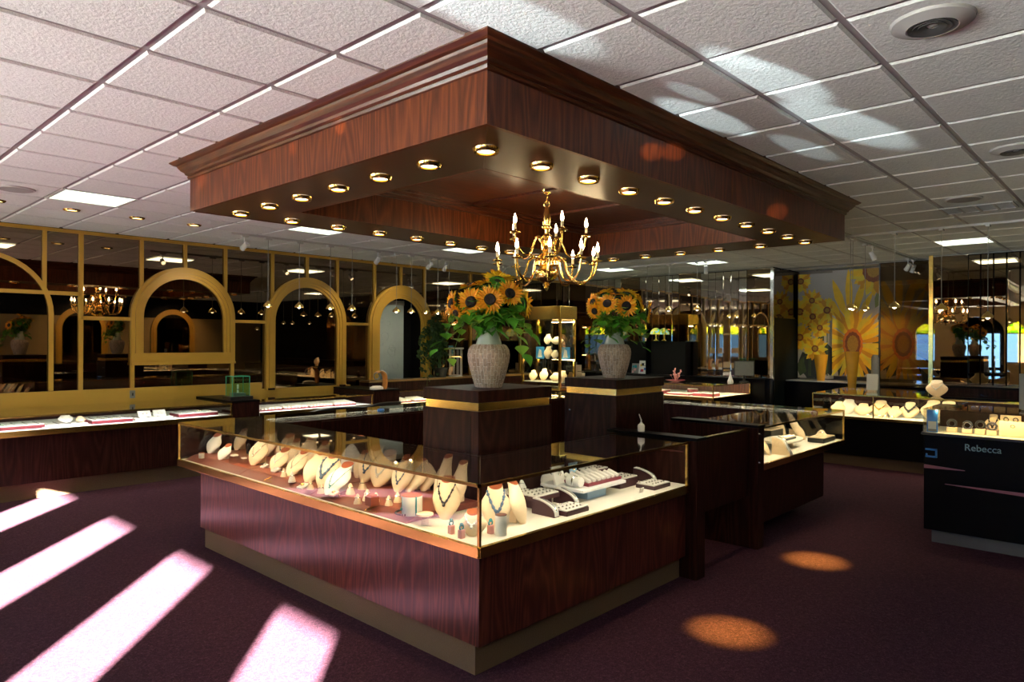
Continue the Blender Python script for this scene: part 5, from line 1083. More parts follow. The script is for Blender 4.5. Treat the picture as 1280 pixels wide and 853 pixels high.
def face_text(name, s, size, mat_, y, z, parent, x): 
    return script_text(name, s, size, mat_, Matrix(((0, 0, -1, x), (-1, 0, 0, y), (0, 1, 0, z), (0, 0, 0, 1))), parent)
face_text('silver_lettering', 'Rebecca', .075, plain('silver_letter', (.16, .25, .28), .3, metal=.5), 1.04, .80, rb, 6.648)
m = MB(); 
for (y, z, w_, h_) in ((1.40, .775, .085, .014), (1.40, .715, .085, .014)): m.box(6.640, 6.648, y-w_/2, y+w_/2, z, z+h_)
m.box(6.640, 6.648, 1.357, 1.370, .715, .789).box(6.640, 6.648, 1.428, 1.440, .715, .745).build('blue_square_mark', plain('blue_mark', (.02, .16, .5), .3), rb, True)
def wave(z0f, z1f, ya, yb, name):
    n = 20; pts = [(ya+(yb-ya)*i/n, z0f(i/n)) for i in range(n+1)] + [(yb-(yb-ya)*i/n, z1f(1-i/n)) for i in range(n+1)]
    MB().prism(pts, 6.6425, 6.6485, 'x').build(name, plain('dusty_pink', (.30, .10, .13), .35) if 'dusty_pink' not in MATS else MATS['dusty_pink'], rb, True)
wave(lambda f: .622+.010*f, lambda f: .652-.016*f, 1.452, 1.16, 'pink_stripe')
wave(lambda f: .505-.03*math.sin(f*PI*.5), lambda f: .508+.005*f, 1.30, .2, 'pink_stripe')
# back counters by the mirrored walls
t = thing('back_counter', 'long dark counter running along the mirrored back wall', 'counter', (11.86, 7.0, 0))
MB().box(11.745, 11.95, 4.99, 9.25, 0, 1.01).build('body', BLACKWOOD, t, True); MB().box(11.735, 11.95, 4.99, 9.25, 1.01, 1.035).build('top', BLACKWOOD, t, True, bevel=.003)
t = thing('back_counter', 'dark counter under the mirrors at far right', 'counter', (11.65, .5, 0))
MB().box(11.45, 11.93, -2, 2.45, 0, 1.04).build('body', DARKWOOD, t, True); MB().box(11.43, 11.93, -2, 2.45, 1.04, 1.07).build('top', BLACKWOOD, t, True, bevel=.003)
t = thing('alcove_counter', 'dark low counter with pale edge in the sunflower poster alcove', 'counter', (12.75, 4.2, 0))
MB().box(12.45, 13.1, 2.66, 4.90, 0, .985).build('body', BLACKWOOD, t, True); MB().box(12.43, 13.1, 2.66, 4.90, .985, 1.0).build('top', plain('pale_counter_edge', (.40, .40, .38), .3), t, True)
t = thing('side_table', 'small glass topped table with brass edge behind the case of cream busts', 'table', (11.7, 3.4, 0))
MB().box(11.42, 11.98, 2.72, 3.72, 0, .93).build('body', DARKWOOD, t, True); MB().box(11.41, 12.0, 2.7, 3.74, .93, .95).build('top', BRASS, t, True)

# ================================================================== DISPLAY TOWER
TX0, TX1, TY0, TY1 = 9.5, 9.95, 7.70, 8.62
tw = thing('display_tower', 'tall lit glass tower with gold header and shelves of necklace busts', 'display cabinet', (TX0, TY0, 0))
MB().box(TX0, TX1, TY0, TY1, 0, .80).build('cabinet', DARKWOOD, tw, True, bevel=.003); MB().box(TX0-.01, TX1, TY0-.01, TY1+.01, .80, .835).build('brass_plinth', BRASS, tw, True)
for x in (TX0+.02, TX1-.02):
    for y in (TY0+.02, TY1-.02): MB().bar((x, y, .835), (x, y, 2.06), .04).build('brass_post', BRASS, tw, True)
MB().box(TX0-.012, TX1+.01, TY0-.012, TY1+.012, 2.06, 2.29).build('gold_header', BRASSB, tw, True, bevel=.004)
MB().box(TX0+.0, TX0+.006, TY0+.04, TY1-.04, .84, 2.06).build('front_glass', GLASS, tw, True); MB().box(TX0+.04, TX1-.04, TY0+.005, TY0+.011, .84, 2.06).build('side_glass', GLASS, tw, True)
MB().box(TX1-.012, TX1-.002, TY0+.04, TY1-.04, .84, 2.06).build('back_mirror', BRONZEMIR, tw, True)
for z in (.93, 1.34, 1.60): MB().box(TX0+.04, TX1-.03, TY0+.03, TY1-.03, z, z+.014).build('shelf', DECK if z < 1 else GLASS, tw, True)
for z in (2.03, 1.32): strip_lamp((TX0+.06, TY0+.06), (TX0+.06, TY1-.06), (1, 0), z, 9, (1, .78, .42))
# ================================================================== BACK SHELVING and things on it
sh = thing('wall_shelf_unit', 'dark shelf unit with a lit glass shelf of lamps behind the right vase', 'shelf unit', (11.4, 7.4, 0))
MB().box(11.30, 11.33, 6.55, 8.25, 1.036, 1.04).build('foot_strip', BLACKM, sh, True)
MB().box(11.74, 11.92, 6.5, 8.28, 1.675, 1.69).build('glass_shelf', GREENGL, sh, True)
for y in (6.5, 7.35, 8.26): MB().box(11.74, 11.92, y, y+.02, 1.036, 1.675).build('upright', BLACKWOOD, sh, True)
MB().box(11.90, 11.93, 6.5, 8.28, 1.036, 1.675).build('dark_back', BLACKTRIM, sh, True)
lampA = None
for k, (px, py, s_, l) in enumerate(((707, 417, .8, 'small patchwork glass lamp on the glass shelf, left of the right vase'), (727, 413, 1.15, 'larger yellow green patchwork glass lamp on the glass shelf, half hidden by leaves'), (820, 410, 1.1, 'patchwork glass lamp on the glass shelf right of the sunflowers'))):
    if k == 0:
        lampA = thing('table_lamp', '', 'lamp', group='patchwork glass lamps on the shelf')
        MB().lathe([(.05, 0), (.052, .006), (.02, .02), (.013, .05), (.018, .07), (.010, .10), (.010, .14)], 16).build('base', BRASS, lampA)
        MB().lathe([(.10, .115), (.104, .125), (.092, .165), (.065, .20), (.03, .222), (.0, .228)], 20, caps=False).build('lamp_shade', SHADE, lampA)
    w_ = at_x(px, py, 11.83); place(lampA, k, (11.83, min(8.2, max(6.6, w_.y)), 1.69), 0, l, s_)
def frame_pic(name, label, cat, loc, rz, w, h, cols, tilt=.18, parentz=0):
    t = thing(name, label, cat, loc, rz); M = Matrix.Rotation(-tilt, 4, 'Y')
    MB().box(0, .012, -w/2, w/2, 0, h, M=M).build('board', cols[0], t); m = MB()
    for k in range(9):
        y, z = R_.uniform(-w*.32, w*.32), R_.uniform(.15*h, .8*h); a, b = R_.uniform(.08, .16)*w, R_.uniform(.06, .13)*h
        m.box(.012, .0135+.0004*k, y-a, y+a, z-b, z+b, k % (len(cols)-1), M)
    m.build('print', cols[1:], t); MB().box(-.05, 0, -.01, .01, 0, h*.5, M=M).build('easel', BLACKM, t); return t
RED, BLU = plain('poster_red', (.55, .04, .05), .4), plain('poster_blue', (.05, .16, .5), .4); YEL = plain('poster_yellow', (.7, .5, .06), .4)
q = at_x(803, 470, 11.8); frame_pic('picture_card', 'small colourful red and white picture card right of the right vase', 'card', (11.82, q.y, 1.036), PI, .2, .26, [WHITE, RED, BLU, WHITE, BLACKM, YEL])
q = at_x(792, 470, 11.8); frame_pic('picture_card', 'dim picture card just left of the colourful red card', 'card', (11.85, q.y, 1.036), PI, .16, .2, [GREYM, PINKST, GREYM, TURQ])
t = thing('computer_monitor', 'grey computer monitor on the counter left of the dark column', 'monitor', (11.62, at_x(937, 466, 11.84).y, .976), PI+.5)
MB().box(-.02, .012, -.17, .17, .10, .37).build('casing', BLACKM, t, bevel=.005); MB().box(.012, .014, -.155, .155, .115, .355).build('screen', plain('monitor_screen', (.2, .2, .19), .3), t); MB().lathe([(.08, 0), (.08, .01), (.02, .02), (.02, .12)], 14, sx=.8).build('stand', BLACKM, t)
t = thing('white_figurine', 'small white cone figurine on the counter before the mirror strips', 'figurine', (11.5, at_x(913, 470, 11.5).y, .976))
MB().lathe([(.05, 0), (.052, .012), (.035, .05), (.022, .10), (.012, .14), (.004, .165)], 14).build('body', WHITE, t); MB().ball((0, 0, .165), .014, 8, 5).build('head', WHITE, t)
q = at_x(727, 470, 11.5); t = thing('bracelet_display', 'white flat backed bracelet display between the tower and the right vase', 'jewellery display', (11.45, q.y, .976), PI)
MB().box(-.01, .005, -.13, .03, 0, .21).build('back_board', CREAM, t, bevel=.01); MB().box(0, .12, -.05, .13, 0, .05).build('tray_step', CREAM, t, bevel=.008); MB().tube([(.03, y/100, .075+.01*(y % 2)) for y in range(-4, 13, 2)], .009, 6).build('bracelet', SILVER, t)
q = at_x(713, 470, 11.5); t = thing('bottle_rack', 'dark rack of small bottles beside the tower', 'rack', (11.55, q.y, .976))
MB().box(-.06, .06, -.09, .09, .20, .26).build('top_box', GREYM, t); MB().box(-.06, .06, -.09, .09, 0, .012).build('base', BLACKM, t)
for a in (-1, 1): MB().box(-.06, .06, a*.085-.005, a*.085+.005, .012, .20).build('side_panel', BLACKM, t)
for k in (-1, 0, 1):
    tag(MB().lathe([(.014, 0), (.014, .11), (.006, .13), (.006, .16)], 10).build('small_bottle', CHROME, loc=(11.55, q.y+k*.045, .989)), 'slim silver bottle standing %s in the dark rack beside the tower' % ('at the right', 'in the middle', 'at the left')[k+1], 'bottle', 'slim bottles in the rack')
t = thing('white_statuette', 'slim white statuette standing on top of the dark bottle rack', 'figurine', (11.55, q.y+.03, 1.236)); MB().lathe([(.03, 0), (.03, .01), (.018, .03), (.024, .09), (.016, .14), (.010, .16)], 12).build('body', CREAM, t); MB().ball((0, 0, .175), .016, 8, 6).build('head', CREAM, t)
# white wire stand behind the left vase
q = Vector((8.62, 9.44, 1.015)); t = thing('wire_stand', 'white round wire stand on the ledge left of the left vase', 'stand', q)
MB().lathe([(.13, 0), (.13, .012), (.10, .03), (0, .032)], 24).build('base', WHITE, t); MB().lathe([(.14, .50), (.15, .515), (.14, .53), (0, .53)], 24).build('top_plate', WHITE, t)
for k in range(10): MB().tube([(.115*math.cos(k*PI/5), .115*math.sin(k*PI/5), .03), (.115*math.cos(k*PI/5), .115*math.sin(k*PI/5), .505)], .005, 6).build('wire_rod', WHITE, t)
# dark hanging plant right of the third arch
t = thing('hanging_plant', 'dark trailing ivy against the mirror just right of the right arch', 'plant', (8.27, 9.46, 1.015))
MB().lathe([(.10, 0), (.13, .16), (.14, .17), (.12, .17), (.09, .02)], 18).build('pot', BLACKM, t); m, s_ = MB(), MB()
for k in range(26):
    a = R_.uniform(0, 6.28); x, y = R_.uniform(-.5, .12), R_.uniform(-.12, .04); top = R_.uniform(.55, 1.1)
    pts = spline([(0, 0, .15), (x*.3, y*.5, top*.9), (x*.8, y, top), (x, y*1.1, top-R_.uniform(.3, .85))], 5); s_.tube(pts, .003, 4)
    for p in pts[4:]:
        for q_ in range(2): leaf(m, p, (R_.uniform(-1, 1), R_.uniform(-1, .2), R_.uniform(-1, 0)), R_.uniform(.05, .085), droop=.3)
s_.build('vines', STEM, t); m.build('leaves', FOLI, t, recalc=False)
# glass cube on the first plinth
t = thing('glass_cube', 'small green edged glass display cube on the dark block at the left wall', 'display cube', (4.18, 8.75, .895))
MB().box(-.15, .15, -.12, .12, 0, .045).build('base', BLACKM, t, bevel=.004); MB().box(-.08, .08, -.06, .06, .045, .085).build('pad', GREYM, t)
m = MB(); s1, h = .115, .30
for a in (-1, 1):
    m.box(a*s1-.002, a*s1+.002, -.09, .09, .045, h).box(-s1, s1, a*.09-.002, a*.09+.002, .045, h)
m.build('glass_sides', GREENGL, t); m = MB(); GE = plain('green_glass_edge', (.06, .42, .30), .2)
for a in (-1, 1):
    for b in (-1, 1): m.bar((a*s1, b*.09, .045), (a*s1, b*.09, h), .005)
    m.bar((-s1, a*.09, h), (s1, a*.09, h), .005).bar((a*s1, -.09, h), (a*s1, .09, h), .005)
m.build('glass_edges', GE, t)
t = thing('watch', 'white faced watch inside the green edged glass cube', 'watch', (4.18, 8.75, .98)); MB().lathe([(.018, -.004), (.018, .004)], 14, (0, 0, .045), M=Matrix.Rotation(0, 4, 'X')).build('case_body', SILVER, t); MB().box(-.012, .012, -.003, .003, 0, .11).build('strap', WHITE, t)
# tan collar stand on second plinth
t = thing('collar_stand', 'orange tan curved bracelet stand with white stripe on the dark block', 'jewellery stand', (6.40, 8.68, .93))
pp = spline([(.06, 0, .0), (.07, 0, .12), (.05, 0, .22), (-.03, 0, .27), (-.10, 0, .24)], 6)
MB().loft([[(p.x-.012, -.05, p.z), (p.x+.012, -.05, p.z+.005), (p.x+.012, .05, p.z+.005), (p.x-.012, .05, p.z)] for p in pp]).build('band', TAN, t); MB().tube([(p.x+.016, -.03, p.z+.01) for p in pp[3:20]], .009, 6).build('white_stripe', WHITE, t)
MB().lathe([(.12, 0), (.115, .03), (.07, .05), (0, .055)], 20, (-.09, 0, 0), sy=.6).build('white_base', WHITE, t); MB().tube([(-.10+.05*math.cos(a), -.02, .20+.05*math.sin(a)) for a in [2*PI*k/14 for k in range(14)]], .009, 6, closed=True).build('beaded_bracelet', GREYM, t)

# ================================================================== TRACK PENDANTS
def track(label, a, b):
    t = thing('ceiling_track', label, 'light track', ((a[0]+b[0])/2, (a[1]+b[1])/2, CEIL-.010)); MB().bar((a[0], a[1], CEIL-.024), (b[0], b[1], CEIL-.024), .024).build('rail', STEEL, t, True)
track('long light track over the left wall counters carrying the gold pendants', (3.9, 8.33, 0), (8.9, 8.33, 0))  # far end lengthened to carry the added tower spotlight
track('light track over the right aisle carrying pendants', (9.08, .6, 0), (9.08, 2.83, 0)); track('short light track toward the sunflower posters', (9.08, 2.83, 0), (12.3, 2.83, 0))
track('light track over the case before the mirrored back wall', (10.3, 5.2, 0), (10.3, 7.2, 0))
pen = None
PEND = [(4.37, 8.33, 2.105, 'first gold pendant from the left over the left wall counter'), (4.81, 8.33, 2.11, 'second gold pendant from the left over the left wall counter'), (5.28, 8.33, 2.11, 'third gold pendant from the left over the left wall counter'), (5.63, 8.33, 2.11, 'fourth gold pendant from the left over the left wall counter'),
        (6.41, 8.33, 2.107, 'fifth gold pendant from the left, before the blue-grey panel'), (6.69, 8.33, 2.107, 'sixth gold pendant from the left, before the blue-grey panel'), (6.97, 8.33, 2.11, 'seventh gold pendant from the left, at the right arch leg'), (7.22, 8.33, 2.11, 'eighth gold pendant from the left, right of the right arch'), (7.46, 8.33, 2.11, 'gold pendant nearest the left vase sunflowers'),
        (9.08, 2.79, 2.10, 'gold pendant at the left of the group before the big sunflower poster'), (9.30, 2.83, 2.10, 'gold pendant in the middle of the group before the big sunflower poster'), (9.80, 2.83, 2.11, 'gold pendant at the right of the group before the big sunflower poster'), (9.08, 2.30, 2.10, 'gold pendant before the dim sunflower poster'), (9.08, 1.82, 2.06, 'gold pendant before the broad mirror at far right'), (9.08, 1.38, 1.96, 'gold pendant closest to the right edge of the photo'),
        (10.3, 6.44, 2.20, 'gold pendant before the back wall, left of three'), (10.3, 6.02, 2.20, 'gold pendant before the back wall, middle of three'), (10.3, 5.5, 2.20, 'gold pendant before the back wall, nearest the dark column')]
for k, (x, y, z, l) in enumerate(PEND):
    t = thing('pendant_light', l, 'pendant light', (x, y, z), group='gold pendant lights on tracks')
    MB().box(-.045, .045, -.02, .02, CEIL-.058-z, CEIL-.036-z).build('track_adapter', STEEL, t); MB().tube([(0, 0, .055), (0, 0, CEIL-.058-z)], .0035, 5).build('cord', GREYM, t)
    MB().lathe([(.010, .06), (.016, .055), (.022, .042), (.042, .03), (.056, .008), (.060, -.012), (.055, -.012), (.04, .018), (.0, .03)], 18, caps=False).build('shade', GOLD, t); MB().ball((0, 0, -.004), .022, 10, 6).build('bulb', LAMPGL, t)
    s = light('SPOT', 'pendant_beam', (x, y, z-.03), 7, (1, .74, .42), spot_size=math.radians(100), spot_blend=.8, shadow_soft_size=.03)
SPT = [(4.06, 8.33, (3.9, 9.5, 2.2), 'white track spotlight left of the middle arch'), (6.07, 8.33, (6.0, 9.5, 2.0), 'white track spotlight above the middle arch'), (7.05, 8.33, (7.2, 9.6, 2.2), 'white track spotlight above the blue-grey panel'), (7.37, 8.33, (7.6, 9.6, 1.5), 'white track spotlight near the left vase sunflowers'),
       (8.75, 8.33, (9.5, 8.12, 2.15), 'added track spotlight at the far end of the left track, brightening the tower header'),  # spotlight added to brighten the tower's gold header
       (10.12, 2.83, (10.3, 2.0, 1.0), 'white track spotlight with two heads above the big sunflower poster'), (11.9, 2.83, (12.8, 3.9, 1.6), 'bright track spotlight close to the top of the left poster'), (12.2, 2.83, (12.8, 3.4, 1.6), 'bright track spotlight close to the top of the big poster'), (10.3, 5.35, (10.9, 5.6, .8), 'track spotlight before the silver strips beside the dark column')]
for k, (x, y, tg, l) in enumerate(SPT):
    t = thing('track_spotlight', l, 'spotlight', (x, y, CEIL-.036), group='white track spotlights')
    d = (Vector(tg)-Vector((x, y, 2.83))).normalized(); M = Matrix.Translation((0, 0, -.13)) @ d.to_track_quat('-Z', 'Y').to_matrix().to_4x4()
    MB().box(-.04, .04, -.018, .018, -.022, 0).tube([(0, 0, -.02), (0, 0, -.10)], .007, 6).build('bracket', STEEL, t); MB().lathe([(.0, .06), (.03, .058), (.032, -.05), (.036, -.06), (.030, -.055)], 16, M=M, caps=False).build('head', STEEL, t); MB().lathe([(.030, -.045), (0, -.043)], 16, M=M, caps=False).build('lens', LAMPGL, t)
    s = light('SPOT', 'track_beam', Vector((x, y, CEIL-.036-.13))+d*.07, 26 if k < 4 else 130 if k == 4 else 90, (1, .84, .6), spot_size=math.radians(46), spot_blend=.7, shadow_soft_size=.02); aim(s, tg)

# ================================================================== SUNFLOWER POSTERS (printed sheets)
PAM = plain('print_amber', (.62, .28, .008), .55, var=.2, scale=9); PBG = plain('poster_paper', (.42, .385, .36), .55, var=.08, scale=3); PY = plain('print_yellow', (.80, .50, .012), .55, var=.2, scale=9); PY2 = plain('print_lemon', (.72, .56, .04), .55, var=.2, scale=9)
PO = plain('print_orange', (.68, .17, .010), .55, var=.3, scale=25); PB = plain('print_brown', (.20, .055, .012), .55, var=.4, scale=30); PG = plain('print_green', (.055, .085, .03), .55, var=.4, scale=9); PGL = plain('print_light_green', (.17, .20, .05), .55, var=.3, scale=9); PC = plain('print_olive_centre', (.36, .20, .02), .55, var=.4, scale=40); PSH = plain('print_dark_leaf', (.03, .036, .028), .55, var=.4, scale=6)
def poster(label, x, y0, y1, z0, z1, flowers, leaves, stems=()):
    t = thing('sunflower_poster', label, 'poster', (x, (y0+y1)/2, z0)); yc = (y0+y1)/2
    MB().box(x, x+.004, y0, y1, z0, z1).build('sheet', PBG, t, True)
    m = MB(); lay = [x-.0004]
    def clip(poly):
        for ax, lim, sg in ((0, y0, 1), (0, y1, -1), (1, z0, 1), (1, z1, -1)):
            out = []; n = len(poly)
            for i in range(n):
                a, b = poly[i], poly[(i+1) % n]; ia, ib = (a[ax]-lim)*sg >= 0, (b[ax]-lim)*sg >= 0
                if ia: out.append(a)
                if ia != ib:
                    f = (lim-a[ax])/(b[ax]-a[ax]); out.append((a[0]+(b[0]-a[0])*f, a[1]+(b[1]-a[1])*f))
            poly = out
            if len(poly) < 3: return None
        return poly
    def put(poly, mi):
        c = clip(poly)
        if c: lay[0] -= .00005; m.add([(lay[0], a, b) for a, b in c], [tuple(range(len(c)))], mi)
    def lf(y, z, a, ln, w, mi): 
        ca, sa = math.cos(a), math.sin(a); pts = [(0, 0), (.25, .8), (.55, 1), (.8, .6), (1, 0), (.8, -.6), (.55, -1), (.25, -.8)]
        put([(y+(u*ln)*ca-(v*w)*sa, z+(u*ln)*sa+(v*w)*ca) for u, v in pts], mi)
    for y, z, a, ln, w, mi in leaves: lf(y, z, a, ln, w, mi)
    for (ya, za, yb, zb, w) in stems: put([(ya-w, za), (ya+w, za), (yb+w*.6, zb), (yb-w*.6, zb)], 5)
    for y, z, r, dr, n, cm in flowers:
        ry, rz = dr
        for ring_, (mm, r0, kk) in enumerate(((0, 1.0, 0), (1, .88, .5))):
            for k in range(n):
                a = 2*PI*(k+kk)/n+R_.uniform(-.08, .08); ln = r*r0*R_.uniform(.85, 1.1)
                lf(y+ry*.7*math.cos(a), z+rz*.7*math.sin(a), a, max(.01, ln-ry*.7), r*(.16 if n < 25 else .085)*(14/n)**.5, (mm, 1-mm, 8)[k % 3])
        for s_, mi in ((1, 2 if cm else 3), (.78, 3), (.55, 4)) if cm else ((1, 3), (.6, 4)):
            put([(y+ry*s_*math.cos(2*PI*k/28)*(1+.06*(k % 2)), z+rz*s_*math.sin(2*PI*k/28)*(1+.06*(k % 2))) for k in range(28)], mi)
    o = m.build('print', [PY, PY2, PO, PB, PC, PG, PGL, PSH, PAM], t, True, recalc=False); return t
XP = 13.0
def PYZ(px, py, x=XP): q = at_x(px, py, x); return q.y, q.z
fl = []
for px, py, r, n in ((1001, 352, .22, 13), (1015, 376, .20, 14), (1000, 390, .25, 13), (1016, 396, .22, 14), (1034, 388, .24, 13), (1025, 410, .20, 14), (1000, 422, .25, 14), (1019, 436, .23, 14)):
    y, z = PYZ(px, py); fl.append((y, z, r, (r*.26, r*.26), n, False))
lv = []
for px, py, a, ln, w, mi in ((1003, 440, -1.2, .55, .16, 7), (1010, 475, 1.4, .5, .14, 7), (1034, 440, -1.9, .6, .14, 7), (1038, 470, 1.7, .6, .16, 7), (1020, 470, 1.1, .4, .12, 5), (1000, 470, 1.3, .4, .1, 5), (1030, 420, -2.2, .3, .07, 5), (1008, 412, .6, .25, .05, 5), (1026, 474, 2.2, .5, .12, 7)):
    y, z = PYZ(px, py); lv.append((y, z, PI-a, ln, w, mi))
def stm(a, b, w): ya, za = PYZ(*a); yb, zb = PYZ(*b); return (ya, za, yb, zb, w)
poster('left sunflower poster with many small yellow blooms on pale grey', XP, 4.27, 4.90, 1.02, 2.92, fl, lv, [stm((1013, 470), (1014, 396), .012), (stm((1022, 470), (1025, 410), .012)), stm((1011, 470), (1012, 400), .008), stm((1034, 470), (1034, 390), .01)])
X2 = 12.95
def big(x, dy, ya, yb, label):
    def q(px, py): y, z = PYZ(px, py, X2); return y+dy, z
    fl = []; lv = []
    for px, py, a, ln, w, mi in ((1048, 470, 1.0, .45, .12, 7), (1058, 466, 1.9, .4, .1, 7), (1085, 455, -.9, .4, .13, 7), (1090, 430, .4, .35, .10, 5), (1096, 440, -1.0, .45, .14, 7), (1094, 385, 1.1, .55, .10, 6), (1097, 400, .8, .4, .08, 7), (1080, 470, 1.5, .4, .12, 7), (1044, 462, 1.5, .4, .1, 7), (1098, 470, 1.6, .5, .12, 7)):
        y, z = q(px, py); lv.append((y, z, PI-a, ln, w, mi))
    for px, py, a, ln, w in ((1058, 398, 1.9, .75, .07), (1062, 395, 1.6, .85, .06), (1052, 400, 2.2, .6, .09), (1066, 398, 1.3, .75, .06), (1072, 400, 1.1, .55, .05), (1046, 410, 2.5, .4, .09)):
        y, z = q(px, py); lv.append((y, z, PI-a, ln, w, 0))
    y, z = q(1066, 430); fl.append((y, z, .62, (.16, .26), 30, True))
    y, z = q(1092, 338); fl.append((y, z, .42, (.17, .2), 20, False))
    poster(label, x, ya, yb, 1.08 if dy == 0 else 1.06, 2.95 if dy == 0 else 2.72, fl, lv)
big(X2, 0, 3.50, 4.28, 'big sunflower poster with one giant orange centred bloom')
big(X2, -.79, 2.72, 3.49, 'dim sunflower poster seen through bronze tinted glass, right of the giant bloom poster')
t = thing('tinted_screen', 'bronze tinted glass screen in front of the dim sunflower poster', 'glass screen', (12.2, 3.0, 1.0))
MB().box(12.30, 12.308, 2.60, 3.335, .94, 2.96).build('pane', BRONZEGL, t, True); MB().box(12.295, 12.313, 3.325, 3.345, .94, 2.96).build('edge_strip', BLACKM, t, True); MB().box(12.29, 12.315, 2.60, 3.345, .0, .94).build('lower_panel', BLACKWOOD, t, True)
# two amber tapered vases in front of the posters
def tvase(l, x, px, py, z0, h, r):
    q = at_x(px, py, x); t = thing('tapered_vase', l, 'vase', (x, q.y, z0), group='amber tapered vases')
    MB().lathe([(r*.55, 0), (r*.58, .02), (r*.75, h*.4), (r, h*.85), (r*1.05, h), (r*.95, h), (r*.5, .03)], 20, caps=False).build('body', VASEY, t)
tvase('amber tapered vase on the alcove counter before the left poster', 12.6, 1026, 474, 1.0, .46, .11)
tvase('larger amber tapered vase before the giant bloom poster', 11.7, 1065, 486, .95, .58, .10)
t = thing('white_board_stand', 'white oblong display board standing on the case of cream busts', 'display board', (10.75, at_z(1090, 487, .976).y*10.75/at_z(1090, 487, .976).x, .976), PI)
M = Matrix.Rotation(-.12, 4, 'Y'); MB().box(0, .015, -.075, .075, .02, .25, M=M).build('board', WHITE, t, bevel=.006); MB().box(-.05, .05, -.05, .05, 0, .02).build('foot', CREAM, t)
q = at_x(1094, 474, 12.2); t = thing('tall_grey_stand', 'tall grey rounded stand before the giant bloom poster', 'stand', (11.8, at_x(1094, 474, 11.8).y, .95), 0); MB().lathe([(.06, 0), (.062, .02), (.055, .48), (.035, .53), (0, .535)], 18).build('body', plain('stone_grey', (.35, .32, .27), .6), t)
# grey board at the right edge
t = thing('grey_board', 'tall grey board standing on the black case, cut by the right edge of the photo', 'display board', (6.95, .70, 1.125), PI); MB().box(-.008, .008, -.14, .015, .012, .30).build('board', GREYM, t, bevel=.004); MB().box(-.05, .05, -.12, .01, 0, .012).build('foot', BLACKM, t)

# ================================================================== RIGHT WALL, seen in the mirrors
arch_frame('arched_mirror_frame', 'yellow arch on the right wall, seen only in the left mirrors, farthest back', 9.0, 1.95, .68, .52, .9, YR+.004, 1, MUSTARD, mirror=DARKMIR, group='arches on the right wall', parts_feet=False)
arch_frame('arched_mirror_frame', 'yellow arch on the right wall, seen only in the left mirrors, middle one', 6.4, 1.95, .68, .52, .9, YR+.004, 1, MUSTARD, mirror=DARKMIR, group='arches on the right wall', parts_feet=False)
arch_frame('arched_mirror_frame', 'yellow arch on the right wall, seen only in the left mirrors, nearest the door', 1.2, 1.95, .68, .52, .9, YR+.004, 1, MUSTARD, mirror=DARKMIR, group='arches on the right wall', parts_feet=False)
t = thing('framed_picture', 'black framed picture of white blossoms on the right wall, seen in a left mirror', 'picture', (3.6, YR, 1.7)); MB().box(-.42, .42, 0, .03, -.5, .5).build('frame', BLACKM, t); m = MB()
for k in range(14): 
    x, z, r = R_.uniform(-.22, .18), R_.uniform(-.32, .34), R_.uniform(.05, .10); m.lathe([(r, .031+.0006*k), (0, .032+.0006*k)], 9, M=Matrix(((1, 0, 0, x), (0, 0, 1, 0), (0, 1, 0, z), (0, 0, 0, 1))), caps=False)
m.build('blossom_print', plain('blossom_cream', (.62, .5, .36), .5, var=.4), t)
t = thing('wall_shelf', 'tan wall shelf under the blossom picture, seen in a left mirror', 'shelf', (3.6, YR, .8)); MB().box(-.9, .9, 0, .35, .0, .04).build('shelf_board', MUSTARD, t); MB().box(-.9, .9, 0, .35, .35, .39).build('shelf_board', MUSTARD, t); MB().box(-.9, .9, 0, .3, -.8, 0).build('cupboard', DARKWOOD, t)
straight('side_counter_case', 'glass counter along the right hand wall, out of the frame', 4.8, 9.8, YR+.06, YR+.7, 'y-', .15, .64, .69, .97, deck=DECK, woodm=BLACKWOOD)
# ================================================================== LIGHT
for tg, o, sz, e_ in ((at_x(425, 158, HX0), (XF+.1, 2.6, 1.3), 1.3, 2200), (at_x(366, 186, HX0), (XF+.1, 2.6, 1.3), 1.0, 1800), (at_x(252, 226, HX0), (XF+.1, 2.6, 1.3), 1.5, 2200), (at_y(815, 190, HY0), (XF+.1, -.6, 1.3), .7, 5200), (at_y(842, 190, HY0), (XF+.1, -.6, 1.3), 1.0, 5200), (at_y(972, 265, HY0), (XF+.1, -.6, 1.3), .8, 7000)):
    s = light('SPOT', 'glint_stand_in', o, e_, (1, .62, .26), spot_size=math.radians(sz), spot_blend=.8, shadow_soft_size=.01); aim(s, tg)  # added spots standing in for warm sun glints on the hood faces
# added spots standing in for reflected sun patches across the ceiling
for (px, py, sz, e_) in ((640, 22, 4.0, 70), (925, 72, 1.3, 60), (965, 98, 2.6, 170), (872, 116, 1.2, 60), (885, 146, 2.2, 150), (1062, 156, 2.8, 200), (1010, 185, 1.6, 90), (75, 268, 1.0, 40)):
    tg = at_z(px, py, CEIL); o = (XF+.1, 2.65+.2*math.sin(px), 1.35)
    s = light('SPOT', 'glint_stand_in', o, e_*18, (.82, .97, 1.0), spot_size=math.radians(sz), spot_blend=.55, shadow_soft_size=.01); aim(s, tg)
W = bpy.data.worlds.new('sky'); sc.world = W; W.use_nodes = True; nt = W.node_tree
bg = nt.nodes['Background']; SD = Vector((-.666, -.746, math.tan(math.radians(14.1)))).normalized()
tcw = nt.nodes.new('ShaderNodeTexCoord'); sx_ = nt.nodes.new('ShaderNodeSeparateXYZ'); nt.links.new(tcw.outputs['Generated'], sx_.inputs[0])
mr = nt.nodes.new('ShaderNodeMapRange'); mr.inputs[1].default_value = -.5; mr.inputs[2].default_value = .5; nt.links.new(sx_.outputs['Z'], mr.inputs[0])
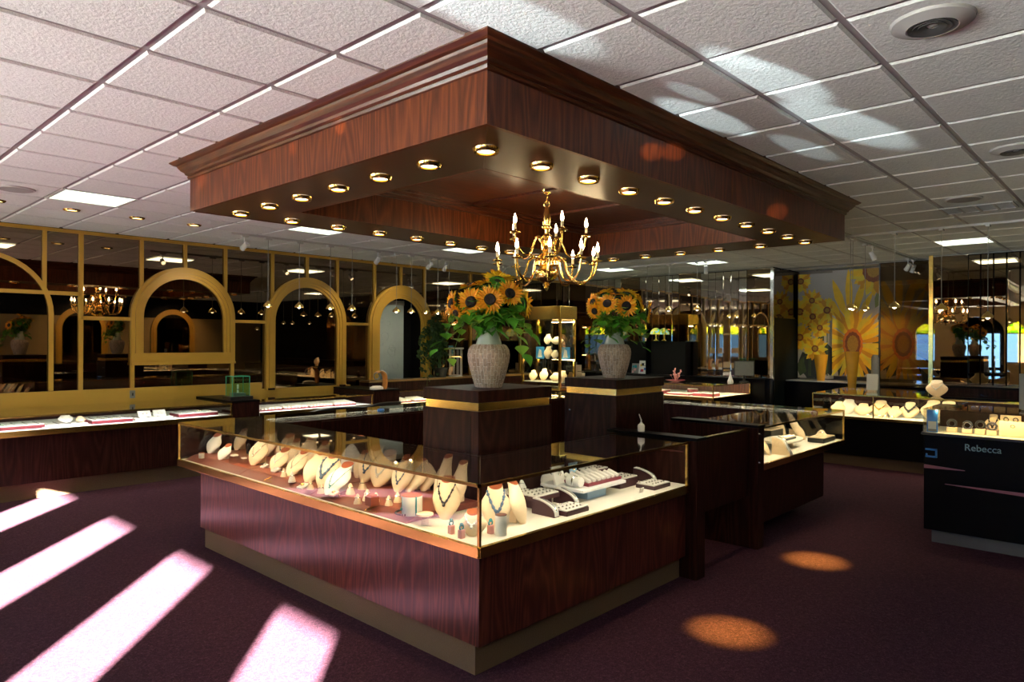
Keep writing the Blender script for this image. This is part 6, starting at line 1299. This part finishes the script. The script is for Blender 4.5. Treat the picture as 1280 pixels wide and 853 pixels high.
# sunlit pavement below the horizon, a band of blue street haze, pale sky above
nt.links.new(ramp(nt, mr.outputs[0], [(.30, (1.0, .97, .92)), (.41, (.75, .8, .84)), (.45, (.07, .09, .11)), (.47, (.022, .05, .10)), (.56, (.02, .06, .14)), (.61, (.06, .11, .20)), (.72, (.10, .15, .22))]), bg.inputs[0])
# brighter away from the sun, where the street is front-lit
my = nt.nodes.new('ShaderNodeMapRange'); my.inputs[1].default_value = -.6; my.inputs[2].default_value = .5; my.inputs[3].default_value = .13*WORLD_S; my.inputs[4].default_value = 1.75*WORLD_S
nt.links.new(sx_.outputs['Y'], my.inputs[0]); nt.links.new(my.outputs[0], bg.inputs[1])
su = light('SUN', 'sun', (0, 0, 6), 560, (1, .90, .80), angle=math.radians(.6)); su.rotation_euler = (-SD).to_track_quat('-Z', 'Y').to_euler()
for ww in WINC:
    if ww is None: continue
    po = light('AREA', 'window_portal', (XF-.01, ww[0], 1.52), 1, (1, 1, 1), shape='RECTANGLE', size=.95, size_y=ww[1]*2); po.rotation_euler = (0, -PI/2, 0); po.data.cycles.is_portal = True
po = light('AREA', 'window_portal', (XF-.01, DOORY, 1.55), 1, (1, 1, 1), shape='RECTANGLE', size=1.3, size_y=.9); po.rotation_euler = (0, -PI/2, 0); po.data.cycles.is_portal = True
for x in (2.4, 6.4, 9.0): aim(light('SPOT', 'added_wall_fill', (x, YR+1.3, 2.9), 130, (1, .80, .5), spot_size=math.radians(95), spot_blend=.8, shadow_soft_size=.05), (x, YR, 1.3))  # spots added to brighten the right wall as the left mirrors show it
for x, y in ((2.09, 7.37), (4.53, 7.37), (6.97, 7.37), (10.6, 7.37), (10.6, 5.54), (10.6, 1.88), (2.1, -.6), (4.5, -.6), (7, -.6), (-1, -.6), (-1, 7.37), (-1, 3.1)):
    a = light('AREA', 'troffer_glow', (x, y, CEIL-.03), 7 if y > 0 else 2.5, (.92, 1, .86), shape='SQUARE', size=.56)
v = sc.view_settings; v.view_transform = 'Standard'; v.look = 'None'; v.exposure = .55; v.gamma = 1; v.use_curve_mapping = False
cy_ = sc.cycles; cy_.max_bounces = 9; cy_.transparent_max_bounces = 24; cy_.glossy_bounces = 6; cy_.diffuse_bounces = 4; cy_.transmission_bounces = 6
cy_.caustics_reflective = False; cy_.caustics_refractive = False; cy_.sample_clamp_indirect = 6; cy_.use_denoising = True
